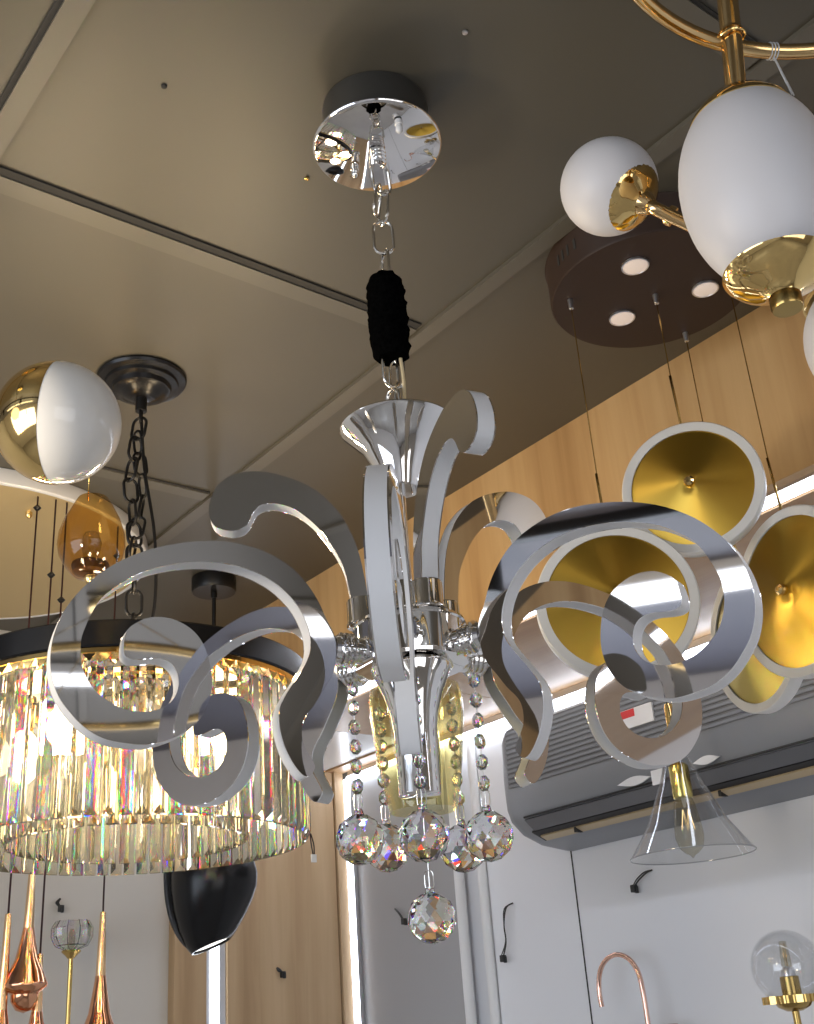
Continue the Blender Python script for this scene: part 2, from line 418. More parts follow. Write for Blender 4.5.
MB().box((1.6115, ay0 + .03, 1.9895), (1.6160, ay1 - .06, 1.9925)).build('panel_joint', 'ac_black', ac)
def slab(p, q, th, y0, y1, ex=0):   # strip following the sloped underside from p to q (x,z)
    p, q = V((p[0], 0, p[1])), V((q[0], 0, q[1])); d = (q - p).normalized(); nn = V((-d.z, 0, d.x))
    if nn.z > 0: nn = -nn
    bb = MB(); poly = [p + nn * ex, q + nn * ex, q + nn * (ex - th), p + nn * (ex - th)]
    return bb.ext([V((a.x, y0, a.z)) for a in poly], (0, y1 - y0, 0))
slab((1.6165, 1.9885), (1.640, 1.9695), .006, ay0 + .04, ay1 - .06, .004).build('air_flap', 'ac_flap', ac)
slab((1.641, 1.9680), (1.676, 1.9535), .004, ay0 + .04, ay1 - .05, .0035).build('outlet_gap', 'ac_black', ac)
vane = slab((1.655, 1.962), (1.672, 1.955), .004, ay0 + .045, ay1 - .06, .0065).build('outlet_vane', 'ac_wood_reflection', ac)
b = MB()
for y in (1.60, 1.25): b.box((1.652, y, 1.948), (1.670, y + .006, 1.958))
b.build('vane_tab', 'ac_black', ac)
def lens(y, z, ry, rz_, x=1.6045, skew=.0):
    return [V((x, y + ry * math.cos(a), z + rz_ * math.sin(a) ** 3 * .9 + skew * math.cos(a))) for a in [2 * PI * k / 36 for k in range(36)]]
e1 = on(634, 781, 0, 1.6050); e2 = on(706, 760, 0, 1.6050)
MB().ext(lens(e1.y, e1.z, .042, .009), (.004, 0, 0)).build('emblem', 'emblem', ac)
MB().ext(lens(e2.y, e2.z, .030, .008), (.003, 0, 0)).build('emblem', 'emblem', ac)
p = on(658, 777, 0, 1.605)
MB().box((p.x - .001, p.y - .012, p.z - .012), (p.x + .003, p.y + .014, p.z + .013)).build('sticker', 'emblem', ac)
p = on(636, 716, 0, 1.602)
lb = MB().box((p.x - .001, p.y - .040, p.z - .018), (p.x + .004, p.y + .036, p.z + .016)).build('paper_label', 'emblem', ac)
MB().box((p.x - .0016, p.y + .002, p.z + .001), (p.x - .0008, p.y + .034, p.z + .015)).build('red_print', 'red', lb)

# ================================================================== SCROLL CHANDELIER
AX = V((.613, .767, 0)); PHI0 = math.atan2(-.767, -.613)
ARM = [(75.7, 18.5), (83.3, 35.4), (90.9, 52.4), (102.2, 68.5), (117.0, 81.8), (136.8, 91.0), (159.3, 95.9), (184.3, 95.6), (214.5, 89.3), (242.8, 78.5), (266.2, 64.0), (284.9, 46.7), (299.4, 26.4), (306.9, 7.1), (309.7, -11.3), (308.2, -28.8), (302.4, -44.9), (293.3, -57.3), (282.0, -68.2), (268.0, -76.0), (252.7, -78.9), (234.6, -79.4), (217.0, -74.4), (201.2, -65.6), (189.7, -51.5), (184.1, -32.6), (185.3, -14.1), (191.0, 3.6), (201.3, 16.0), (217.3, 23.2), (233.5, 23.1), (245.3, 17.5), (253.2, 9.0), (254.6, -7.4), (250.1, -12.3), (241.5, -12.5), (229.4, -10.6), (220.4, -11.9), (214.6, -16.6), (211.3, -24.3), (211.0, -34.0), (215.2, -43.4), (222.8, -49.9), (232.0, -53.3), (241.5, -54.3), (253.7, -52.5), (264.0, -48.0), (274.9, -40.1), (281.7, -31.3), (286.3, -19.5), (287.8, -6.7), (286.1, 7.0), (276.0, 31.8), (263.0, 46.0), (243.0, 60.4), (218.3, 70.4), (195.2, 75.3), (172.7, 76.4), (152.7, 73.5), (133.6, 66.3), (119.5, 56.5), (107.4, 42.7), (99.8, 25.9), (98.1, 11.2), (100.4, -0.0), (107.3, -12.7), (119.3, -30.6), (126.8, -45.0), (127.6, -59.9), (123.9, -75.6), (117.6, -88.6), (110.7, -97.4), (105.3, -100.1), (100.4, -96.5), (98.5, -91.1), (103.4, -81.8), (108.1, -72.4), (108.5, -60.0), (105.0, -50.8), (96.7, -40.5), (88.5, -27.9), (80.2, -15.0), (76.2, -1.9)]
HOOK = [(35.8, 57.7), (41.2, 107.8), (52.6, 140.6), (64.8, 159.6), (79.8, 174.9), (98.6, 186.0), (122.4, 194.4), (141.5, 195.8), (158.3, 191.5), (170.2, 180.5), (176.3, 163.6), (175.8, 150.5), (171.4, 142.0), (163.2, 137.5), (151.5, 136.4), (142.1, 141.6), (136.1, 153.8), (128.9, 160.8), (115.9, 162.0), (99.4, 156.0), (85.6, 144.8), (74.2, 131.3), (63.2, 112.8), (54.8, 92.1), (48.4, 58.3)]
RT = V((-math.sin(PHI0), math.cos(PHI0), 0)); TC = V((math.cos(PHI0), math.sin(PHI0), 0))
ch = thing('scroll_chandelier', 'large chrome chandelier with mirrored scroll arms and hanging crystal balls', 'chandelier', (AX.x, AX.y, CEIL))
def A(x=0, y=0, z=0): return V((AX.x + x, AX.y + y, z))
MB().lathe([(0, CEIL + .0135), (.058, CEIL + .0135), (.0585, CEIL + .011), (.0585, 2.494), (.0, 2.494)], A() + RT * .004, n=64).build('canopy_case', 'case', ch)
b = MB(); b.lathe([(0, 2.4935), (.0695, 2.4935), (.0712, 2.492), (.0705, 2.490), (.068, 2.4885), (0, 2.4875)], A() + RT * .004, n=72)
plate = b.build('canopy_plate', 'mirror', ch)
for (px, py), m_, s_ in (((355, 172), 'chrome', 1.0), ((399, 127), 'white_gloss', .9)):
    q = on(px, py, 2, 2.4780)
    MB().lathe([(0, 2.4865), (.0048 * s_, 2.4865), (.0048 * s_, 2.4810), (.0036 * s_, 2.4805), (.0036 * s_, 2.4770), (.0046 * s_, 2.4760), (.0042 * s_, 2.4730), (.002 * s_, 2.4705), (0, 2.4700)], (q.x, q.y, 0), n=24).build('cap_nut', m_, ch)
b = MB()
for k in range(4): b.lathe([(.0065, 2.4865 - .005 * k), (.0085, 2.4850 - .005 * k), (.0085, 2.4835 - .005 * k), (.0065, 2.4820 - .005 * k)], A() + RT * .004, n=24)
b.cyl(A(z=2.4865), A(z=2.4630), .0062); b.build('coil_collar', 'chrome', ch)
def link_pts(c, L, Wd, yaw, tilt=0, lean=V((0, 0, 1))):
    pts = []; a = L / 2 - Wd / 2
    for k in range(9): t = PI * k / 8; pts.append((math.cos(t) * Wd / 2, a + math.sin(t) * Wd / 2))
    for k in range(9): t = PI + PI * k / 8; pts.append((math.cos(t) * Wd / 2, -a + math.sin(t) * Wd / 2))
    m_ = Matrix.Rotation(yaw, 3, 'Z') @ Matrix.Rotation(tilt, 3, 'Y')
    return [V(c) + m_ @ V((x, 0, z)) for x, z in pts]
def chain(parent, pts, L, Wd, r, m_, name='chain_link', yaw0=0):
    """links threaded along a polyline"""
    P = [V(p) for p in pts]; step = L - 2.6 * r; d = 0; out = []; segs = list(zip(P, P[1:])); tot = sum((b_ - a_).length for a_, b_ in segs)
    n_ = max(1, int(tot / step)); 
    for i in range(n_):
        s_ = (i + .5) * tot / n_; 
        for a_, b_ in segs:
            l_ = (b_ - a_).length
            if s_ <= l_: c = a_.lerp(b_, s_ / l_); dr = (b_ - a_).normalized(); break
            s_ -= l_
        pts_ = link_pts((0, 0, 0), L, Wd, yaw0 + (PI / 2 if i % 2 else 0) + random.uniform(-.25, .25))
        q = V((0, 0, 1)).rotation_difference(dr)
        MB().tube([c + q @ p for p in pts_], r, 8, closed=True).build(name, m_, parent)
RT = V((-math.sin(PHI0), math.cos(PHI0), 0)); TC = V((math.cos(PHI0), math.sin(PHI0), 0))
chain(ch, [A(z=2.466) + RT * .004, A(z=2.425) + RT * .006, A(z=2.37) + RT * .003, A(z=2.31) + RT * .003], .042, .020, .0017, 'chrome_dim', yaw0=PHI0 + 1.2)
chain(ch, [A(z=2.45) + RT * .006 + TC * .004, A(z=2.38) + RT * -.006 + TC * .005], .040, .017, .0016, 'chrome_dim', yaw0=PHI0 + .4)
chain(ch, [A(z=2.225) + RT * .0, A(z=2.146) + RT * .001], .036, .017, .0017, 'chrome_dim', yaw0=PHI0 + 1.0)
chain(ch, [A(z=2.222) + RT * .007 - TC * .004, A(z=2.15) + RT * .0035 - TC * .004], .034, .015, .0015, 'chrome_dim', yaw0=PHI0 + 2.0)
MB().tube(catmull([A(z=2.22) + RT * .011, A(z=2.19) + RT * .0125 , A(z=2.145) + RT * .010], 5, False), .0018, 8).build('cable', 'cable', ch)
# black wrap: a lumpy fabric sleeve
b = MB(); n_ = 40; prev = None; Z0, Z1 = 2.318, 2.219
rings = []
for i in range(29):
    f = i / 28; z = Z0 + (Z1 - Z0) * f; r0 = .0175 + .002 * math.sin(f * 3)
    if i < 3: r0 *= (.70, .84, .96)[i]
    if i > 26: r0 *= (.92, .78)[i - 27]
    sh = RT * (.001 + .0015 * f)
    rings.append([b.bm.verts.new(A(z=z) + sh + V((math.cos(2 * PI * k / n_), math.sin(2 * PI * k / n_), 0)) * (r0 + .0012 * math.sin(k * 1.1 + i * 1.3) + random.uniform(-.0006, .0006) + .0008 * (i % 3 == 0))) for k in range(n_)])
for A_, B_ in zip(rings, rings[1:]):
    for k in range(n_): f_ = b.bm.faces.new((A_[k], A_[(k + 1) % n_], B_[(k + 1) % n_], B_[k])); f_.smooth = True
b.bm.faces.new(rings[0]); b.bm.faces.new(rings[-1][::-1]); b.build('fabric_wrap', 'velvet', ch, sharp=80)
# trumpet cup below the chain
cup = [(0.0000, 2.1315), (0.0462, 2.1375), (0.0551, 2.1410), (0.0559, 2.1395), (0.0541, 2.1365), (0.0441, 2.1275), (0.0347, 2.1155), (0.0278, 2.1015), (0.0220, 2.0905), (0.0185, 2.0785), (0.0175, 2.0745), (0.0165, 2.0730), (0.0000, 2.0725)]
MB().lathe(cup, A() + RT * .003, n=72).build('bell_cup', 'chrome', ch)
b = MB().cyl(A(z=2.092), A(z=1.945), .0058); b.cyl(A(z=2.091), A(z=2.080), .009).build('stem', 'chrome', ch)
# hub drum
hub = [(0, 1.941), (.047, 1.941), (.0502, 1.9395), (.0508, 1.937), (.0495, 1.9355), (.0492, 1.9050), (.0505, 1.904), (.0500, 1.901), (.044, 1.899), (.030, 1.897), (.024, 1.890), (0, 1.890)]
MB().lathe(hub, A(), n=72).build('hub_drum', 'chrome', ch)
# trumpet stem under the hub and glass cup around it
o_ = RT * -.001 + TC * .018
MB().lathe([(0, 1.8965), (.0345, 1.896), (.0350, 1.893), (.0310, 1.884), (.0250, 1.870), (.0205, 1.854), (.0185, 1.838), (.0178, 1.80), (.0178, 1.786), (.0160, 1.7845), (0, 1.784)], A() + o_, n=56).build('trumpet_stem', 'chrome', ch)
gc = [(.0400, 1.889), (.0425, 1.880), (.0415, 1.860), (.0375, 1.825), (.0325, 1.795), (.0290, 1.781), (.0278, 1.781), (.0313, 1.795), (.0363, 1.825), (.0403, 1.860), (.0413, 1.880), (.0388, 1.889)]
MB().lathe(gc, A() + RT * .001 - TC * .030, n=64, closed=True).build('glass_cup', 'yellow_glass', ch)

TH = .0175
def profile_parts(poly, parent, name, yaw):
    """acrylic core between two mirror plates, in the plane through the chandelier axis; poly in mm about z 1.9"""
    C = catmull([(x / 1000, y / 1000) for x, y in poly] if False else [V((x / 1000, y / 1000)) for x, y in poly], 4)
    rot = Matrix.Rotation(yaw, 3, 'Z')
    def P(p, y): return A(z=1.9) + V((p.x, y, p.y))
    pl = .0012
    core = MB().ext([P(p, -TH / 2 + pl) for p in C], (0, TH - 2 * pl, 0), smooth=True).build(name, 'acrylic', parent, sharp=50)
    for s_ in (-1, 1):
        y0 = -TH / 2 if s_ < 0 else TH / 2 - pl
        MB().ext([P(p, y0) for p in C], (0, pl, 0), smooth=True).build('mirror_plate', 'mirror', core, sharp=50)
    core.rotation_euler = (0, 0, yaw); return core
arm = profile_parts(ARM, ch, 'scroll_arm', PHI0 + R(57))
arms = [arm] + [copy_tree(arm, ch) for _ in range(5)]
for o, az in zip(arms, (57, -3, -63, -123, 117, 177)): o.rotation_euler.z = PHI0 + R(az)
hk = profile_parts(HOOK, ch, 'scroll_hook', PHI0 + R(-86))
hooks = [hk] + [copy_tree(hk, ch) for _ in range(2)]
for o, az in zip(hooks, (-86, 25, 125)): o.rotation_euler.z = PHI0 + R(az)
# arm joints and hook sockets
b = MB()
def jx(x): return A(x=x, z=1.9115)
b.cyl(jx(.044), jx(.057), .0115)
for k in range(3): b.lathe([(.0110, .0560 + k * .0048), (.0146, .0570 + k * .0048), (.0150, .0588 + k * .0048), (.0110, .0602 + k * .0048)], A(z=1.9115), (1, 0, 0), n=40)
b.cyl(jx(.054), jx(.0715), .0122).cyl(jx(.0705), jx(.080), .0080)
b.lathe([(.004, .0700), (.0110, .0700), (.0125, .0715), (.0110, .0745), (.004, .0745)], A(z=1.9115), (1, 0, 0), n=40)
jt = b.build('arm_joint', 'chrome', ch)
joints = [jt] + [copy_tree(jt, ch) for _ in range(5)]
for o, az in zip(joints, (57, -3, -63, -123, 117, 177)): o.rotation_euler.z = PHI0 + R(az)
b = MB().lathe([(0, 1.9405), (.0155, 1.9405), (.0155, 1.943), (.0147, 1.944), (.0147, 1.9635), (.0140, 1.965), (0, 1.965)], A(x=.0400), n=40)
sk = b.build('hook_socket', 'chrome', ch)
socks = [sk] + [copy_tree(sk, ch) for _ in range(2)]
for o, az in zip(socks, (-86, 25, 125)): o.rotation_euler.z = PHI0 + R(az)

# crystal strands
def faceted_ball(bb, c, r, nseg=10, flip=0):
    """brilliant-like ball: staggered rings give triangular facets"""
    c = V(c); rings = []
    for i, (ang, n) in enumerate(((90, 1), (66, 6), (38, nseg), (13, nseg), (-13, nseg), (-38, nseg), (-66, 6), (-90, 1))):
        rr, zz = r * math.cos(R(ang)), r * math.sin(R(ang))
        rings.append([bb.bm.verts.new(c + V((rr * math.cos(2 * PI * (k + .5 * (i % 2) + flip) / n), rr * math.sin(2 * PI * (k + .5 * (i % 2) + flip) / n), zz))) for k in range(n)])
    vs = [v for g in rings for v in g]
    bmesh.ops.convex_hull(bb.bm, input=vs); return bb
def octagon_bead(bb, c, r, yaw=0, th=.0028):
    c = V(c); q = Matrix.Rotation(yaw, 3, 'Z'); vs = []
    for rr, y in ((r * .5, -th), (r, -th * .25), (r, th * .25), (r * .5, th)):
        for k in range(8):
            a_ = 2 * PI * (k + .5) / 8; vs.append(bb.bm.verts.new(c + q @ V((rr * .85 * math.cos(a_), y, rr * math.sin(a_)))))
    bmesh.ops.convex_hull(bb.bm, input=vs); return bb
def strand(x, y, zt, zb, r_ball, beads, bead_r=.0068, zstart=.020):
    p = V((x, y, zb)); wire = MB().tube([(x, y, zt), (x, y, zb + r_ball + .002)], .00045, 6)
    wire.lathe([(.0014, -.0005), (.0019, 0), (.0014, .0005)], (x, y, zt), n=10)
    st = wire.build('crystal_strand', 'chrome_dim', ch)
    zz = zt - zstart; span = (zt - zstart) - (zb + r_ball + .022)
    for k in range(beads):
        z = zz - span * k / max(1, beads - 1)
        octagon_bead(MB(), (x, y, z), bead_r, PHI0 + PI / 2 + random.uniform(-.7, .7)).build('bead', 'crystal', st, sharp=5)
    MB().tube(link_pts((x, y, zb + r_ball + .0095), .015, .0075, PHI0 + 1.2), .0005, 6, closed=True).build('wire_loop', 'chrome_dim', st)
    MB().cyl((x, y, zb + r_ball + .004), (x, y, zb + r_ball * .9), .0032, .0045, n=8, smooth=False).build('ball_neck', 'crystal', st, sharp=5)
    faceted_ball(MB(), p, r_ball, flip=random.random()).build('crystal_ball', 'crystal', st, sharp=5)
for az, zb in ((0, 1.747), (72, 1.749), (144, 1.750), (-144, 1.755), (-72, 1.754)):
    d_ = TC * math.cos(R(az)) + RT * math.sin(R(az))
    strand(AX.x + d_.x * .055, AX.y + d_.y * .055, 1.893 if abs(az) != 72 else 1.900, zb, .0205, 6)
q = above(432, 918, AX); strand(q.x, q.y, 1.783, q.z, .0200, 0)

ch.location = CAM + (ch.location - CAM) * .985; ch.scale = (.985,) * 3      # shrunk slightly and pulled towards the camera so the canopy height lines up

# ================================================================== CRYSTAL RING CHANDELIER
CR = on(142, 378, 2, CEIL); CR.z = 0
cc = thing('crystal_ring_chandelier', 'round black ring chandelier hung with rows of champagne crystal bars', 'chandelier', (CR.x, CR.y, CEIL))
def K(x=0, y=0, z=0): return V((CR.x + x, CR.y + y, z))
MB().lathe([(0, CEIL - .0005), (.064, CEIL - .0005), (.066, CEIL - .004), (.064, CEIL - .008), (.054, CEIL - .010), (.053, CEIL - .015), (.044, CEIL - .017), (.042, CEIL - .024), (.030, CEIL - .027), (.026, CEIL - .032), (.012, CEIL - .036), (0, CEIL - .037)], K(), n=64).build('ceiling_rose', 'black_satin', cc)
b = MB().cyl(K(z=CEIL - .036), K(z=CEIL - .058), .0085); b.tube(link_pts(K(z=CEIL - .066), .022, .012, 1.0), .0018, 8, closed=True); b.build('hanger', 'black', cc)
chain(cc, [K(z=2.460), K(z=2.36) + V((-.012, .004, 0)), K(z=2.27) + V((-.004, 0, 0)), K(z=2.12)], .038, .021, .0022, 'black', yaw0=.5)
chain(cc, [K(z=2.440) + V((-.003, .006, 0)), K(z=2.34) + V((.010, .004, 0)), K(z=2.25) + V((-.006, .0, 0)), K(z=2.20) + V((-.016, .0, 0))], .036, .020, .0021, 'black', yaw0=1.3)
MB().tube(catmull([K(z=2.475), K(z=2.38) + V((.006, -.004, 0)), K(z=2.27) + V((.022, -.010, 0)), K(z=2.17) + V((.026, -.006, 0)), K(z=2.10) + V((.012, 0, 0)), K(z=2.06)], 6, False), .0024, 8).build('power_cable', 'black', cc)
RR = .226
ringm = MB().lathe([(RR + .004, 2.066), (RR + .006, 2.064), (RR + .006, 2.036), (RR + .004, 2.034), (RR - .010, 2.034), (RR - .012, 2.036), (RR - .012, 2.064), (RR - .010, 2.066)], K(), n=128, closed=True)
ringm.build('ring_band', 'black_satin', cc)
b = MB()
for k in range(3):
    a_ = k * PI / 3 + .4; d_ = V((math.cos(a_), math.sin(a_), 0)) * (RR - .008)
    b.tube([K(z=2.05) - d_, K(z=2.05) + d_], .0055, 8)
b.cyl(K(z=2.062), K(z=2.035), .03).cyl(K(z=2.10), K(z=2.06), .008); b.build('cross_bars', 'black', cc)
b = MB().lathe([(RR + .003, 2.0335), (RR + .004, 2.0275), (RR - .024, 2.0275), (RR - .023, 2.0335)], K(), n=128, closed=True)
b.build('gold_rail', 'gold', cc)
RI = .150
b = MB().lathe([(RI + .008, 2.0335), (RI + .008, 2.0275), (RI - .008, 2.0275), (RI - .008, 2.0335)], K(), n=96, closed=True)
b.build('inner_rail', 'gold', cc)
# triangular hooks the bars hang on, one serrated ring each
def serrated(r, n, name):
    b = MB()
    for k in range(n):
        a0 = 2 * PI * (k + .08) / n; a1 = 2 * PI * (k + .92) / n; am = 2 * PI * (k + .5) / n
        P_ = [K(r * math.cos(a0), r * math.sin(a0), 2.0272), K(r * math.cos(a1), r * math.sin(a1), 2.0272), K(r * math.cos(am), r * math.sin(am), 2.0175)]
        b.ext(P_, V((-math.cos(am), -math.sin(am), 0)) * .0014)
    return b.build(name, 'gold', cc)
NO, NI = 78, 46
serrated(RR + .002, NO, 'hook_rail'); serrated(RI + .002, NI, 'hook_rail')
def bar(bb, c, a_, r, L, wd=.0150, th=.0075, top=2.0215):
    """crystal bar: flat back, ridge to the outside, both ends cut to a triangular facet"""
    q = Matrix.Rotation(a_, 3, 'Z'); h = wd / 2; e = .0095; vs = []
    for x, y, z in ((-th / 2, -h, top), (-th / 2, h, top), (-th / 2, -h, top - L), (-th / 2, h, top - L), (-th * .1, -h, top - .001), (-th * .1, h, top - .001), (-th * .1, -h, top - L + .001), (-th * .1, h, top - L + .001),
                    (th / 2, -.0004, top - e), (th / 2, .0004, top - e), (th / 2, -.0004, top - L + e), (th / 2, .0004, top - L + e)):
        vs.append(bb.bm.verts.new(V(c) + q @ V((r + x, y, z))))
    bmesh.ops.convex_hull(bb.bm, input=vs)
    return bb
first = bar(MB(), K(), 0, RR - .001, .176).build('crystal_bar', 'prism', cc, sharp=5)
# order the copies by distance to the viewer
def near(a_, r): return (K(r * math.cos(a_), r * math.sin(a_)) - V((0, 0, 0))).length
second = bar(MB(), K(), 0, RR - .001, .176).build('crystal_bar', 'prism_rainbow', cc, sharp=5); second.rotation_euler.z = 2 * PI / NO
for k in range(2, NO):
    o = (second if k % 5 in (1, 3) else first).copy(); COL.objects.link(o); o.parent = cc; o.rotation_euler.z = 2 * PI * k / NO
inner = sorted([2 * PI * (k + .5) / NI for k in range(NI)], key=lambda a_: near(a_, RI))
fi = None
for a_ in inner[:100 - NO]:
    if fi is None:
        fi = bar(MB(), K(), 0, RI - .001, .172).build('crystal_bar', 'prism', cc, sharp=5); o = fi
    else: o = fi.copy(); COL.objects.link(o); o.parent = cc
    o.rotation_euler.z = a_
bb = MB()
for a_ in inner[100 - NO:]: bar(bb, K(), a_, RI - .001, .172)
tag(bb.build('crystal_bars', 'prism', cc, sharp=5), kind='stuff')
def candle_bulb(c, parent, r=.023):
    s_ = MB().cyl(c + V((0, 0, .030)), c + V((0, 0, .075)), .011).build('bulb_holder', 'gold', parent)
    MB().lathe([(0, -.035), (r * .5, -.032), (r * .9, -.018), (r, -.004), (r * .85, .012), (r * .55, .026), (.008, .031)], c, n=20).build('bulb', 'bulb', s_)
    l = bpy.data.lights.new('bulb_light', 'POINT'); l.energy = BW; l.color = (1, .78, .5); l.shadow_soft_size = .03
    o = bpy.data.objects.new('bulb_light', l); COL.objects.link(o); o.location = c + V((0, 0, .11))
for k in range(7):
    a_ = 2 * PI * k / 7 + .3
    candle_bulb(K(.198 * math.cos(a_), .198 * math.sin(a_), 1.955), cc)
pr_ = V((CR.y, -CR.x, 0)).normalized() * (RR + .004); q = K(z=1.857) + pr_
b = MB().tube(catmull([q, q + V((.001, 0, -.012)), q + V((.004, .001, -.026))], 4, False), .0009, 6); b.tube(catmull([q + V((.001, 0, 0)), q + V((.005, 0, -.014)), q + V((.006, .001, -.026))], 4, False), .0009, 6)
tg = b.build('tag_string', 'black', cc); MB().box(q + V((.001, 0, -.036)), q + V((.009, .002, -.026)), .0005).build('tag', 'emblem', tg)

# ================================================================== GOLD DISC PENDANT
gp = thing('disc_pendant', 'round brown ceiling plate with four gold discs in white rims on thin wires', 'pendant light', (1.068, .775, CEIL))
GP = V((1.068, .775, 0)); ZB = 2.474
MB().lathe([(0, CEIL - .0005), (.134, CEIL - .0005), (.132, CEIL - .003), (.132, ZB + .003), (.130, ZB), (0, ZB)], GP, n=96).build('ceiling_plate', 'brown', gp)
for px, py in ((635, 265), (705, 288), (622, 317)):
    q = on(px, py, 2, ZB)
    sp = MB().lathe([(0, ZB - .0003), (.0165, ZB - .0003), (.0165, ZB - .0022), (.0150, ZB - .0028), (0, ZB - .0024)], (q.x, q.y, 0), n=40).build('spot_light', 'spot', gp)
    MB().lathe([(.0150, ZB - .0004), (.0178, ZB - .0004), (.0176, ZB - .003), (.0160, ZB - .0032)], (q.x, q.y, 0), n=40, closed=True).build('bezel', 'alu', sp)
for px, py in ((568, 264), (574, 260), (580, 256), (586, 251)):   # vent slots in the side of the plate
    d_ = V((0, 0, 0)); q = on(px, py, 2, 2.50); v = (V((q.x, q.y, 0)) - GP).normalized() * .1321
    c = GP + v + V((0, 0, 2.503)); tt = V((-v.y, v.x, 0)).normalized()
    MB().ext([c - tt * .002 + V((0, 0, -.008)), c + tt * .002 + V((0, 0, -.008)), c + tt * .002 + V((0, 0, .008)), c - tt * .002 + V((0, 0, .008))], v.normalized() * .0006).build('vent_slot', 'groove', gp)
def gold_disc(wire_px, c_px, r, yaw, pitch=0, m_='dish'):
    h = on(*wire_px, 2, ZB); c = above(*c_px, h)
    n0 = (V((0, 0, 0)) - V((c.x, c.y, 0))).normalized()           # horizontally towards the viewer's side
    n0 = Matrix.Rotation(R(yaw), 3, 'Z') @ n0; side = V((-n0.y, n0.x, 0))
    nn = Matrix.Rotation(R(pitch), 3, side) @ n0
    L = gp.location
    dish = MB().lathe([(0, .017), (r * .25, .0130), (r * .6, .0065), (r, .0), (r, -.002), (0, -.002)], L, n=96).build('gold_disc', m_, gp)
    dish.location = c - L; dish.rotation_euler = nn.to_track_quat('Z', 'Y').to_euler()
    rim = MB().lathe([(r - .0005, .002), (r + .010, .003), (r + .0115, .001), (r + .0115, -.013), (r + .010, -.015), (r - .0005, -.014)], L, n=96, closed=True).build('acrylic_rim', 'acrylic_bright', dish)
    MB().lathe([(0, -.0145), (r - .001, -.0145), (r - .001, -.012), (0, -.012)], L, n=96).build('back_plate', 'gold', dish)
    MB().lathe([(.0, .0260), (.0035, .0262), (.0062, .0235), (.0070, .0200), (.0066, .0150), (0, .0145)], L, n=12).build('stud', 'gold', dish, sharp=10)
    top = c + V((0, 0, r + .008)) - nn * .006
    wr = MB().tube([(h.x, h.y, ZB - .012), (h.x, h.y, top.z + .05), (top.x, top.y, top.z)], .0008, 6).build('wire', 'brass', gp)
    MB().tube([(h.x * .999, h.y, top.z + .075), top + V((.0012, 0, 0))], .0017, 6).build('wire_sleeve', 'brass', wr)
    MB().cyl((h.x, h.y, ZB + .0005), (h.x, h.y, ZB - .014), .0038, .003).build('wire_grip', 'alu', wr)
gold_disc((655, 295), (692, 487), .0745, -6, 2)
gold_disc((570, 300), (617, 601), .083, 4, 0)
gold_disc((728, 281), (795, 591), .0885, -46, 0)
gold_disc((685, 333), (753, 636), .083, -55, 0, 'dish_green')

# ================================================================== BRASS GLOBE CHANDELIER (near right)
OV = above(757, 184, (.748, .417, 0))
HZ = 2.404
def circ3(a, b_, c):
    ax, ay, bx, by, cx_, cy_ = a.x, a.y, b_.x, b_.y, c.x, c.y
    d = 2 * (ax * (by - cy_) + bx * (cy_ - ay) + cx_ * (ay - by))
    ux = ((ax * ax + ay * ay) * (by - cy_) + (bx * bx + by * by) * (cy_ - ay) + (cx_ * cx_ + cy_ * cy_) * (ay - by)) / d
    uy = ((ax * ax + ay * ay) * (cx_ - bx) + (bx * bx + by * by) * (ax - cx_) + (cx_ * cx_ + cy_ * cy_) * (bx - ax)) / d
    return V((ux, uy, a.z)), math.hypot(ux - ax, uy - ay)
hp = [on(648, 0, 2, HZ), on(735, 43, 2, HZ), on(814, 47, 2, HZ)]
HC, HR = circ3(*hp); HC.y += .003; HC.x += .003
bg = thing('globe_chandelier', 'brass hoop chandelier with white opal globes in polished gold cups', 'chandelier', (HC.x, HC.y, CEIL))
MB().lathe([(0, CEIL - .0005), (.06, CEIL - .0005), (.06, CEIL - .02), (.055, CEIL - .024), (0, CEIL - .024)], (HC.x, HC.y, 0), n=48).build('canopy', 'gold', bg)
b = MB().tube([(HC.x + HR * math.cos(2 * PI * k / 96), HC.y + HR * math.sin(2 * PI * k / 96), HZ) for k in range(96)], .0070, 16, closed=True)
b.build('hoop', 'brass_bright', bg)
b = MB().cyl((HC.x, HC.y, CEIL - .02), (HC.x, HC.y, HZ - .25), .008)
for k in range(3):
    a_ = 2 * PI * k / 3 + 2.6; b.cyl((HC.x, HC.y, HZ), (HC.x + HR * math.cos(a_), HC.y + HR * math.sin(a_), HZ), .005)
b.build('centre_stem', 'gold', bg)
def cup_profile(s_=1.0): return [(.0462 * s_, .0115 * s_), (.0475 * s_, .0105 * s_), (.0465 * s_, .0085 * s_), (.040 * s_, .001 * s_), (.030 * s_, -.0055 * s_), (.0205 * s_, -.010 * s_), (.0145 * s_, -.0145 * s_), (.0125 * s_, -.019 * s_), (0, -.019 * s_), (0, -.0150 * s_), (.012 * s_, -.012 * s_), (.028 * s_, -.002 * s_), (.044 * s_, .0105 * s_)]
